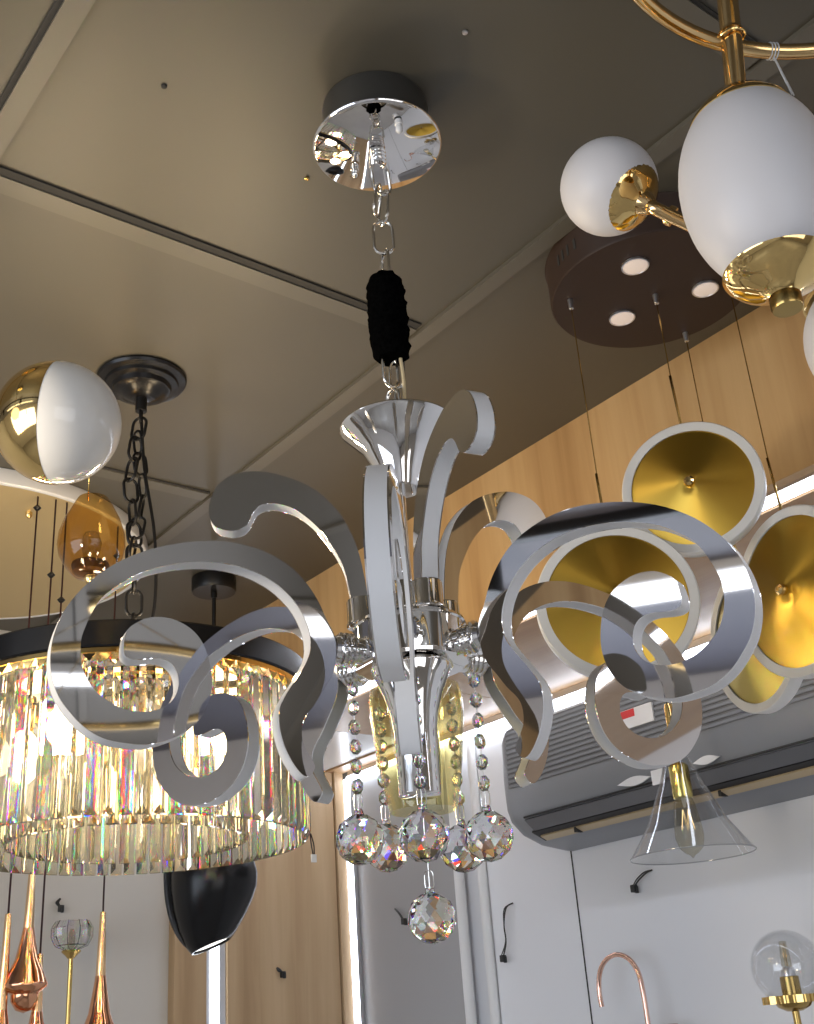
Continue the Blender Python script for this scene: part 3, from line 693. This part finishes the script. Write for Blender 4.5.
# long oval globe
OV = OV + V((0, 0, -.004)); g = MB().ball(OV, 1, 48, 32, (.0655, .0655, .098)).build('oval_globe', 'opal', bg)
cupc = OV + V((0, 0, -.0960))
MB().lathe(cup_profile(.96), cupc, n=64).build('globe_cup', 'gold', g)
MB().lathe([(0, -.0155), (.0125, -.0155), (.0130, -.017), (.0130, -.0265), (.0120, -.029), (0, -.0295)], cupc, n=40).build('finial', 'brass_dark', g)
MB().lathe([(.0, .0990), (.016, .0988), (.034, .0890), (.0455, .0740), (.0465, .0705), (.0450, .0700), (.033, .0845), (0, .093)], OV, n=64).build('top_cap', 'gold', g)
ST = on(722, -60, 2, CEIL - .02); sd = (ST - OV).normalized(); b = MB().cyl(OV + V((0, 0, .092)), ST, .0095)
b.lathe([(.0095, 0), (.0112, .0006), (.0112, .003), (.0095, .0036)], OV + V((0, 0, .092)) + (ST - OV - V((0, 0, .092))) * .42, n=24)
b.build('drop_stem', 'brass_bright', bg)
b = MB().tube(link_pts(V((OV.x, OV.y, HZ - .014)), .024, .024, .3, 0), .0011, 8, closed=True)
bb_ = []; RC = OV + V((0, 0, .092)) + (ST - OV - V((0, 0, .092))) * .40
rg = MB().tube([RC + V((.0125 * math.cos(2 * PI * k / 24), .0125 * math.sin(2 * PI * k / 24), .002 * math.cos(2 * PI * k / 24))) for k in range(24)], .0012, 8, closed=True).build('wire_ring', 'gold', bg)
b.bm.free()
# white thread tied round the hoop
q = on(776, 44, 2, HZ); a_ = math.atan2(q.y - HC.y, q.x - HC.x); tq = V((-math.sin(a_), math.cos(a_), 0)); rq = V((math.cos(a_), math.sin(a_), 0))
q = V((HC.x, HC.y, HZ)) + rq * HR; b = MB()
for dd in (-.003, .0, .003): b.tube([q + tq * dd + (rq * math.cos(2 * PI * k / 16) + V((0, 0, 1)) * math.sin(2 * PI * k / 16)) * .0076 for k in range(16)], .0006, 6, closed=True)
pt = CAM + ray(792, 94) * ((OV - CAM).length * .945)
b.tube([q + V((0, 0, -.007)), pt], .0008, 6); b.tube([q + V((.0015, 0, -.007)), pt + V((.003, 0, .0))], .0006, 6); b.build('thread', 'white_paint', bg)
# small globe on its arm, third globe at the edge
SG = CAM + ray(609, 187) * 1.195; cup_pt = CAM + ray(641, 202) * 1.165; NODE = CAM + ray(915, 330) * 1.08
cdir = (cup_pt - SG).normalized()
g = MB().ball(SG, .0500, 48, 32).build('small_globe', 'opal', bg)
cb = SG + cdir * .0405
MB().lathe([(r_ * .80, -h_ * .8) for r_, h_ in cup_profile(.98)], cb, cdir, n=56).build('globe_cup', 'gold', g)
s0 = cb + cdir * .010
b = MB().cyl(s0, s0 + cdir * .012, .0125, .008); b.tube(catmull([s0 + cdir * .008, cb + cdir * .030, NODE.lerp(cb, .75), NODE.lerp(cb, .4), NODE], 6, False), .0068, 14)
ad = (NODE - cb).normalized(); cl = cb + cdir * .030
b.lathe([(.0068, -.004), (.0100, -.0035), (.0105, 0), (.0100, .0035), (.0068, .004)], cb.lerp(NODE, .12) + cdir * .004, ad, n=28)
b.build('globe_arm', 'brass_bright', bg)
TG = CAM + ray(872, 338) * 1.14
g = MB().ball(TG, .0640, 48, 32, (1, 1, 1.1)).build('small_globe', 'opal', bg)
MB().lathe([(0, .076), (.02, .074), (.048, .060), (.056, .050), (.054, .050), (.04, .062), (0, .070)], TG, n=56).build('top_cap', 'gold', g)
MB().cyl(TG + V((0, 0, .070)), V((TG.x, TG.y, NODE.z + .0)), .007).build('drop_stem', 'gold', bg)
b = MB().cyl(V((TG.x, TG.y, NODE.z)), NODE, .007); b.cyl(NODE, V((NODE.x, NODE.y, HZ)), .007); b.cyl(V((NODE.x, NODE.y, HZ)), V((HC.x, HC.y, HZ)), .006); b.build('hidden_frame', 'gold', bg).name = 'side_frame'

# ================================================================== HALF GOLD BALL (left)
HB = CAM + ray(58, 423) * 1.12
hb = thing('ball_lamp', 'glossy ball lamp, left half polished gold and right half white glass', 'ball lamp', HB)
ax = (-RT * .96 - TC * -.01 + V((0, 0, .12))).normalized()
pw = [(.0600 * math.cos(R(a_)), -.0600 * math.sin(R(a_))) for a_ in range(0, 91, 5)]
MB().lathe(pw + [(.0, -.0595)], HB, ax, n=72).build('white_half', 'opal_gloss', hb)
pg = [(.0603 * math.cos(R(a_)), .0603 * math.sin(R(a_))) for a_ in range(0, 91, 5)]
MB().lathe([(.0, -.0005), (.0603, -.0005)] + pg, HB, ax, n=72).build('gold_half', 'gold', hb)
e_ = HB + ax * .0600
b = MB().cyl(e_ - ax * .002, e_ + ax * .012, .013); b.tube(catmull([e_, e_ + ax * .05, e_ + ax * .10 + V((0, 0, .01)), e_ + ax * .13 + V((0, 0, .05)), V((e_.x + ax.x * .13, e_.y + ax.y * .13, CEIL - .02))], 6, False), .006, 12)
b.build('arm', 'gold', hb)
MB().lathe([(0, CEIL - .0005), (.05, CEIL - .0005), (.05, CEIL - .02), (0, CEIL - .021)], (e_.x + ax.x * .13, e_.y + ax.y * .13, 0), n=40).build('canopy', 'gold', hb)

# ================================================================== CASCADE OF COPPER DROPS
CP = V((.604, 2.105, 0)); CPR = .345; CZ = 2.500
cd = thing('drop_cascade', 'round champagne ceiling plate with white edge and copper drops on beaded wires', 'pendant light', (CP.x, CP.y, CEIL))
MB().lathe([(0, CEIL - .0005), (CPR, CEIL - .0005), (CPR + .002, CEIL - .003), (CPR + .002, CZ + .002), (CPR, CZ), (CPR - .006, CZ), (CPR - .006, CZ + .004), (0, CZ + .004)], CP, n=128).build('plate_rim', 'white_gloss', cd)
MB().lathe([(0, CZ + .0038), (CPR - .0062, CZ + .0038), (CPR - .0062, CZ + .001), (0, CZ + .001)], CP, n=128).build('plate_face', 'tan_gold', cd)
q = on(29, 513, 2, CZ); MB().lathe([(0, CZ + .0008), (.006, CZ + .0008), (.006, CZ - .006), (.003, CZ - .010), (0, CZ - .010)], (q.x, q.y, 0), n=16).build('screw_cap', 'gold', cd)
def drop(wpx, beads, tube_top, tube_bot, r, belly, tip):
    h = on(*wpx, 2, CZ); d_ = V((h.x, h.y, 0)) - CP
    if d_.length > CPR - .007: d_ = d_.normalized() * (CPR - .007)
    h = CP + d_; L = lambda y: above(0 + 216 + (wpx[0] - 216) * (y + 2000) / (wpx[1] + 2000), y, h).z
    zt, zb = L(tube_top), L(tube_bot)
    wr = MB().tube([h + V((0, 0, CZ + .0005)), h + V((0, 0, zt))], .0016, 6).build('drop_wire', 'wire_dark', cd)
    for y in beads:
        MB().lathe([(0, .006), (.0030, .0045), (.0068, .0), (.0030, -.0045), (0, -.006)], h + V((0, 0, L(y))), n=16).build('bead', 'black', wr)
    neck = MB().lathe([(0, zt), (.0042, zt), (.0046, zt - .002), (.0078, zb), (0, zb)], h, n=24).build('drop_neck', 'gold_copper', cd)
    H = zb - L(belly); rr = r
    prof = [(.0, zb), (.0082, zb), (.0088, zb - .06 * H), (.0125, zb - .30 * H), (rr * .52, zb - .55 * H), (rr * .78, zb - .78 * H), (rr * .97, zb - .97 * H), (rr, zb - H), (rr * .96, zb - H - .004), (rr * .72, zb - H - .010), (rr * .62, zb - H - .013)]
    MB().lathe(prof + [(rr * .6, zb - H - .022), (rr * .35, zb - H - .034), (0, zb - H - .038)], h, n=48).build('copper_drop', 'copper', neck)
drop((56, 500), (575,), 862, 928, .032, 985, 1003)
drop((38, 497), (508,), 914, 1010, .030, 1070, 1090)
drop((67, 503), (600,), 954, 1012, .030, 1075, 1090)
drop((118, 527), (556,), 912, 976, .032, 1045, 1060)

# ================================================================== AMBER GLASS PENDANT
AQ = on(93, 404, 2, CEIL)
ap = thing('glass_pendant', 'small egg-shaped amber glass pendant left of the black chain', 'pendant light', (AQ.x, AQ.y, CEIL))
MB().lathe([(0, CEIL - .0005), (.03, CEIL - .0005), (.03, CEIL - .012), (0, CEIL - .014)], (AQ.x, AQ.y, 0), n=32).build('canopy', 'black', ap)
MB().tube([(AQ.x, AQ.y, CEIL - .012), (AQ.x, AQ.y, 2.365)], .0012, 6).build('cord', 'brass', ap)
Q0 = V((AQ.x + .006, AQ.y - .006, 0)); 
eg = [(.022, 2.366), (.030, 2.352), (.040, 2.332), (.0475, 2.308), (.0485, 2.290), (.045, 2.274), (.036, 2.258), (.026, 2.246), (.022, 2.243)]
MB().lathe([(0, 2.367)] + eg + [(0, 2.242)], Q0, n=56).build('amber_shade', 'amber_glass', ap)
MB().lathe([(0, 2.262), (.026, 2.262), (.027, 2.259), (.024, 2.249), (0, 2.247)], Q0, n=40).build('lamp_holder', 'brown', ap)
MB().lathe([(0, 2.243), (.008, 2.243), (.0085, 2.238), (.005, 2.232), (0, 2.231)], Q0, n=20).build('end_knob', 'gold', ap)
MB().lathe([(0, 2.315), (.010, 2.310), (.015, 2.295), (.012, 2.280), (.008, 2.262), (0, 2.262)], Q0, n=24).build('bulb', 'smoke_glass', ap)

# ================================================================== BLACK BOWL PENDANT
BQ = on(214, 578, 2, CEIL)
bp_ = thing('bowl_pendant', 'black pendant with a rod and deep pointed bowl shade in front of the oak wall', 'pendant light', (BQ.x, BQ.y, CEIL))
def Bq(z): return V((BQ.x, BQ.y, z))
MB().lathe([(0, CEIL - .0005), (.046, CEIL - .0005), (.047, CEIL - .003), (.047, CEIL - .030), (.045, CEIL - .033), (0, CEIL - .033)], Bq(0), n=56).build('canopy', 'black', bp_)
b = MB().cyl(Bq(CEIL - .032), Bq(1.985), .0042); b.cyl(Bq(CEIL - .034), Bq(CEIL - .046), .0065); b.build('rod', 'black', bp_)
sh = [(0.0000, 1.992), (0.0192, 1.990), (0.0528, 1.975), (0.0758, 1.950), (0.0830, 1.920), (0.0816, 1.895), (0.0749, 1.865), (0.0624, 1.833), (0.0461, 1.805), (0.0365, 1.793), (0.0336, 1.793), (0.0442, 1.807), (0.0605, 1.836), (0.0720, 1.866), (0.0787, 1.895), (0.0802, 1.92), (0.0730, 1.948), (0.0509, 1.972), (0, 1.988)]
b = MB().lathe(sh, Bq(0), n=72)
for v in b.bm.verts:      # the bowl leans its lip to one side
    f = max(0, (1.90 - v.co.z)) / .107
    v.co += RT * (-.004 * f) ; v.co.z += .014 * f * ((v.co - Bq(0)).dot(RT)) / .04
shade = b.build('bowl_shade', 'black_satin', bp_)
b = MB().lathe([(0, 1.801), (.034, 1.801), (.034, 1.798), (0, 1.798)], Bq(0) - RT * .004, n=48)
for v in b.bm.verts: v.co.z += .014 * ((v.co - Bq(0)).dot(RT)) / .04
b.build('light_disc', 'bulb_soft', shade)
# folded outer petal running down one side
rows = []; b = MB()
for i in range(15):
    f = i / 14; z = 1.945 - .160 * f; r_ = (.0875 * math.sqrt(max(0, 1 - (f * .93) ** 2.6)) + .004) 
    rows.append([b.bm.verts.new(Bq(z) + (TC * math.cos(a_) + RT * math.sin(a_)) * (r_ + .003)) for a_ in [R(-128 + 52 * j / 8) for j in range(9)]])
for A_, B_ in zip(rows, rows[1:]):
    for k in range(8): f_ = b.bm.faces.new((A_[k], A_[k + 1], B_[k + 1], B_[k])); f_.smooth = True
q_ = bmesh.ops.solidify(b.bm, geom=b.bm.faces[:], thickness=.003); b.build('side_petal', 'black', shade)

# ================================================================== CRYSTAL CANDLE WALL LAMP
CQ = on(72, 935, 1, 2.44)
cl_ = thing('candle_lamp', 'wall lamp with clear faceted glass cup on a slim brass rod', 'wall lamp', (CQ.x, BACK, 1.6))
def Cq(z, d_=0): return V((CQ.x, CQ.y + d_, z))
z0 = CQ.z
b = MB(); nf = 10; rows = []
for rr, zz in ((.014, -.030), (.034, -.022), (.043, -.004), (.043, .014), (.034, .028), (.031, .028), (.039, .013), (.039, -.003), (.030, -.019), (.012, -.026)):
    rows.append([b.bm.verts.new(Cq(z0 + zz) + V((math.cos(2 * PI * k / (2 * nf)), math.sin(2 * PI * k / (2 * nf)), 0)) * rr * (1 if k % 2 else .90)) for k in range(2 * nf)])
for A_, B_ in zip(rows, rows[1:] + rows[:1]):
    for k in range(2 * nf): b.bm.faces.new((A_[k], A_[(k + 1) % (2 * nf)], B_[(k + 1) % (2 * nf)], B_[k]))
b.build('glass_cup', 'crystal', cl_, sharp=5)
MB().lathe([(0, -.028), (.010, -.029), (.019, -.030), (.020, -.033), (.012, -.040), (.0065, -.046), (0, -.046)], Cq(z0), n=32).build('cup_holder', 'brass', cl_)
MB().lathe([(0, -.028), (.007, -.028), (.007, .004), (.003, .012), (0, .012)], Cq(z0), n=16).build('bulb', 'smoke_glass', cl_)
MB().cyl(Cq(z0 - .044), Cq(1.60), .0048).build('rod', 'brass', cl_)
b = MB().cyl(Cq(1.60), V((CQ.x, BACK - .001, 1.60)), .006); b.lathe([(0, 0), (.035, 0), (.035, .012), (0, .014)], (CQ.x, BACK - .0005, 1.60), (0, -1, 0), n=40); b.build('wall_bracket', 'brass', cl_)

# ================================================================== CLEAR CONE PENDANT
K0 = on(680, 778, 0, 1.48)
kp = thing('cone_pendant', 'clear glass cone pendant with brass holder and filament bulb below the air conditioner', 'pendant light', (K0.x, K0.y, UNDER))
def Kq(z): return V((K0.x, K0.y, z))
MB().lathe([(0, UNDER - .0005), (.035, UNDER - .0005), (.035, UNDER - .014), (0, UNDER - .016)], Kq(0), n=40).build('canopy', 'brass', kp)
MB().tube([Kq(UNDER - .014), Kq(2.03)], .0022, 8).build('cord', 'black', kp)
zt = K0.z + .022; zb = K0.z - .030
b = MB().lathe([(0, 2.075), (.006, 2.074), (.0075, 2.068), (.0075, 2.020), (0, 2.019)], Kq(0), n=24); b.build('cord_grip', 'gold', kp)
hd = MB().lathe([(0, zt), (.012, zt), (.0158, zt - .004), (.0158, zb), (.0150, zb - .002), (0, zb - .002)], Kq(0), n=40).build('lamp_holder', 'gold_olive', kp)
MB().cyl(Kq(2.0195), Kq(zt - .001), .0030).build('inner_stem', 'brass', hd)
zc = 1.8355
cn = [(.0200, zt + .012), (.0215, zt + .004), (.034, zt - .030), (.064, zt - .095), (.0965, zc), (.0950, zc), (.0625, zt - .094), (.0325, zt - .030), (.0198, zt + .004), (.0185, zt + .012)]
MB().lathe(cn, Kq(0), n=96, closed=True).build('glass_cone', 'clear_glass', kp)
MB().tube([Kq(zc) + V((math.cos(2 * PI * k / 72) * .0958, math.sin(2 * PI * k / 72) * .0958, 0)) for k in range(72)], .0009, 6, closed=True).build('cone_lip', 'glass_edge', kp)
blb = MB().lathe([(0, zb), (.012, zb), (.0165, zb - .012), (.0215, zb - .045), (.0225, zb - .062), (.018, zb - .078), (.010, zb - .086), (.004, zb - .089), (0, zb - .094)], Kq(0), n=40).build('bulb', 'smoke_glass', kp)
fl = []
for k in range(49):
    a_ = 2 * PI * k / 8; fl.append(Kq(zb - .020 - .030 * (1 if k % 2 else 0)) + V((math.cos(a_), math.sin(a_), 0)) * (.006 + .004 * (k % 2)))
MB().tube(fl[:17], .0004, 5).build('filament', 'filament', blb)
MB().cyl(Kq(zb), Kq(zb - .016), .004, .002).build('filament_post', 'white_paint', blb)

# ================================================================== GLASS GLOBE WALL LAMP
GQ = on(787, 967, 0, 1.62)
gl = thing('globe_lamp', 'clear glass globe wall lamp on a scalloped brass holder', 'wall lamp', (SIDE, GQ.y, 1.55))
def Gq(x=0, y=0, z=0): return V((GQ.x + x, GQ.y + y, GQ.z + z))
prg = [(.0545 * math.sin(R(a_)), .0545 * math.cos(R(a_))) for a_ in range(0, 151, 6)]
MB().lathe(prg + [(.0530 * math.sin(R(a_)), .0530 * math.cos(R(a_))) for a_ in range(150, -1, -6)], Gq(), n=64).build('glass_globe', 'clear_glass', gl)
b = MB(); ns = 9; nn_ = 180; top, bot = -.0400, -.0510
out = [Gq(.043 * (1 + .075 * math.cos(ns * 2 * PI * k / nn_)) * math.cos(2 * PI * k / nn_), .043 * (1 + .075 * math.cos(ns * 2 * PI * k / nn_)) * math.sin(2 * PI * k / nn_), top) for k in range(nn_)]
b.ext(out, (0, 0, bot - top), smooth=True).build('scalloped_dish', 'brass', gl)
MB().lathe([(.0, -.0495), (.028, -.0500), (.024, -.056), (.012, -.062), (.0, -.063)], Gq(), n=40).build('dish_bowl', 'brass_dark', gl)
MB().lathe([(0, -.040), (.0145, -.040), (.0145, -.014), (.013, -.013), (0, -.013)], Gq(), n=40).build('lamp_holder', 'brass_dark', gl)
MB().lathe([(0, -.0135), (.0105, -.0135), (.0105, -.003), (.009, .000), (0, .000)], Gq(), n=32).build('bulb_collar', 'alu', gl)
MB().lathe([(0, .0), (.008, .0), (.0075, .015), (.0055, .034), (.006, .037), (0, .038)], Gq(), n=24).build('bulb', 'smoke_glass', gl)
b = MB()
for s_ in (-1, 1): b.tube([Gq(.002 * s_, .003 * s_, .001), Gq(-.001 * s_, .0015 * s_, .034)], .0009, 6)
b.build('filament', 'gold', gl)
b = MB().cyl(Gq(z=-.062), Gq(z=-.115), .0055); b.cyl(Gq(z=-.112), V((SIDE - .001, GQ.y, GQ.z - .112)), .006)
b.lathe([(0, 0), (.04, 0), (.04, .012), (0, .014)], (SIDE - .0005, GQ.y, GQ.z - .112), (-1, 0, 0), n=40); b.build('wall_bracket', 'brass_dark', gl)

# ================================================================== ROSE GOLD GOOSENECK
gpts = [on(px, py, 0, 1.70) for px, py in ((602, 1007), (599, 990), (600, 972), (606, 960), (617, 954.5), (629, 959), (638, 972), (643, 992), (648, 1024), (652, 1052))]
gs = thing('gooseneck_lamp', 'rose gold gooseneck arm hooking down against the white wall', 'wall lamp', (SIDE, gpts[-1].y, 1.55))
b = MB().tube(catmull(gpts, 5, False), .0046, 14).build('hooked_arm', 'rose', gs)
e = gpts[-1]; bq = on(664, 1028, 0, 1.72)
MB().lathe([(0, .006), (.028, .006), (.030, .004), (.030, -.012), (0, -.013)], (bq.x - .005, bq.y, bq.z), n=48).build('round_cap', 'rose', gs)
b = MB().cyl((bq.x - .005, bq.y, bq.z - .012), (bq.x - .005, bq.y, e.z), .008); b.cyl((bq.x - .005, bq.y, e.z + .004), e, .0045).cyl((bq.x - .005, bq.y, e.z + .003), (SIDE - .001, bq.y, e.z + .003), .007)
b.build('wall_bracket', 'rose', gs)

# ================================================================== WIRES LEFT STICKING OUT OF THE WALLS
def stub(label, pts, wall, group='wire ends left sticking out of the walls', r=.0016, knob=True, name='wire_stub'):
    P = [V(p) for p in pts]; t = thing(name, label, 'wire', P[0], group)
    MB().tube(catmull(P, 5, False), r, 8).build('wire', 'wire_black', t)
    MB().tube(catmull([P[0] + V((0, 0, .0)) + wall * .0] + [p + V((random.uniform(-.004, .004), .0045 if abs(wall.x) else 0, random.uniform(-.003, .003))) for p in P[1:]], 5, False), r * .8, 8).build('wire', 'wire_black', t)
    if knob:
        e = P[-1]; b = MB(); b.box(e - V((.0055, .0055, .008)), e + V((.0055, .0055, .006)), .0015); b.box(e + V((-.002, -.008, -.010)), e + V((.004, -.002, .003)), .001)
        b.build('connector', 'wire_black', t)
nx = V((-1, 0, 0)); ny = V((0, -1, 0))
def sw(px, py, d_=.012): return on(px, py, 0, SIDE - d_)
def bw(px, py, d_=.036): return on(px, py, 1, BACK - d_)
stub('long black wire dangling from the white wall below the air conditioner end', [sw(513, 903, .001), sw(506, 908), sw(504, 925), sw(506, 942), sw(503, 958)], nx)
stub('short black wire with a connector under the clear glass cone', [sw(652, 870, .001), sw(646, 873), sw(638, 881), sw(634, 888)], nx)
stub('short black wire on the grey panel beside the lowest crystal ball', [sw(395, 909, .001), sw(400, 914), sw(404, 921)], nx, r=.0018)
stub('small brown wire knot on the oak back panel', [bw(277, 968, .031), bw(280, 970), bw(283, 974)], ny, r=.0026, name='wire_stub')
stub('small brown wire knot on the warm white wall left of the glass cup lamp', [bw(60, 899, .001), bw(58, 903, .008), bw(61, 908, .010)], ny, r=.0026)
for (px, py), lab in (((307, 179), 'small brass screw in the ceiling left of the chrome canopy'), ((465, 33), 'small pale screw in the ceiling above and right of the chrome canopy'), ((164, 87), 'tiny dark screw in the ceiling panel at upper left')):
    q = on(px, py, 2, CEIL - .002)
    tag(MB().lathe([(0, CEIL - .0003), (.003, CEIL - .0003), (.0028, CEIL - .0022), (.001, CEIL - .003), (0, CEIL - .0025)], (q.x, q.y, 0), n=16).build('screw', 'brass' if px == 307 else ('alu' if px == 465 else 'groove')), lab, 'screw', 'small screws in the ceiling')

# assumed warm globe pendant, unseen, added to light the left of the ceiling
wl = thing('assumed_pendant', 'assumed warm white globe pendant left of the view', 'pendant light', (-.12, 1.0, CEIL))
MB().ball((-.12, 1.0, 2.17), .07).build('globe', 'assumed_globe', wl)
b = MB().cyl((-.12, 1.0, CEIL - .0005), (-.12, 1.0, CEIL - .02), .04); b.cyl((-.12, 1.0, CEIL - .02), (-.12, 1.0, 2.235), .004); b.build('stem', 'brass', wl)
l = bpy.data.lights.new('assumed_pendant_light', 'POINT'); l.energy = PW; l.color = (1, .82, .58); l.shadow_soft_size = .07  # light of the assumed pendant, set below its globe
o = bpy.data.objects.new('assumed_pendant_light', l); COL.objects.link(o); o.location = (-.12, 1.0, 2.0)

# unseen lights and fixtures, added only to be reflected in the mirrored scrolls
for k, (x, y, sx, sy, lab) in enumerate(((-1.05, .95, .16, 1.3, 'long flat light added left of the view for reflections'), (-.2, -1.3, 1.2, .12, 'long flat light added behind the viewpoint for reflections'))):
    cl2 = thing('added_light_panel', lab, 'ceiling light', (x, y, CEIL), 'flat lights added outside the view for reflections')
    MB().box((x - sx / 2, y - sy / 2, CEIL - .025), (x + sx / 2, y + sy / 2, CEIL - .0005), .003).build('frame', 'white_paint', cl2)
    MB().box((x - sx / 2 + .012, y - sy / 2 + .012, CEIL - .028), (x + sx / 2 - .012, y + sy / 2 - .012, CEIL - .0252)).build('diffuser', 'added_panel_glow', cl2)
tr = thing('added_track', 'black ceiling track added left of the view for dark reflections', 'light track', (-.62, .8, CEIL))  # added out of view to give the mirrors a dark strip
MB().box((-.635, -.4, CEIL - .025), (-.605, 2.0, CEIL - .0005), .003).build('rail', 'black', tr)
for y in (.1, .9, 1.6): MB().cyl((-.62, y, CEIL - .03), (-.62, y, CEIL - .13), .035).build('added_track_spot', 'black', tr)
rp = thing('added_ring', 'brass ring added behind the viewpoint for reflections', 'pendant light', (.35, -.8, CEIL))  # unseen ring, added to put gold lines into the mirrors
MB().tube([(.35 + .3 * math.cos(2 * PI * k / 64), -.8 + .3 * math.sin(2 * PI * k / 64), 2.33) for k in range(64)], .009, 12, closed=True).build('ring', 'gold', rp)
b = MB()
for k in range(3): b.tube([(.35, -.8, CEIL - .01), (.35 + .3 * math.cos(2.1 * k), -.8 + .3 * math.sin(2.1 * k), 2.335)], .0015, 6)
b.cyl((.35, -.8, CEIL - .0005), (.35, -.8, CEIL - .02), .05).build('canopy', 'gold', rp)
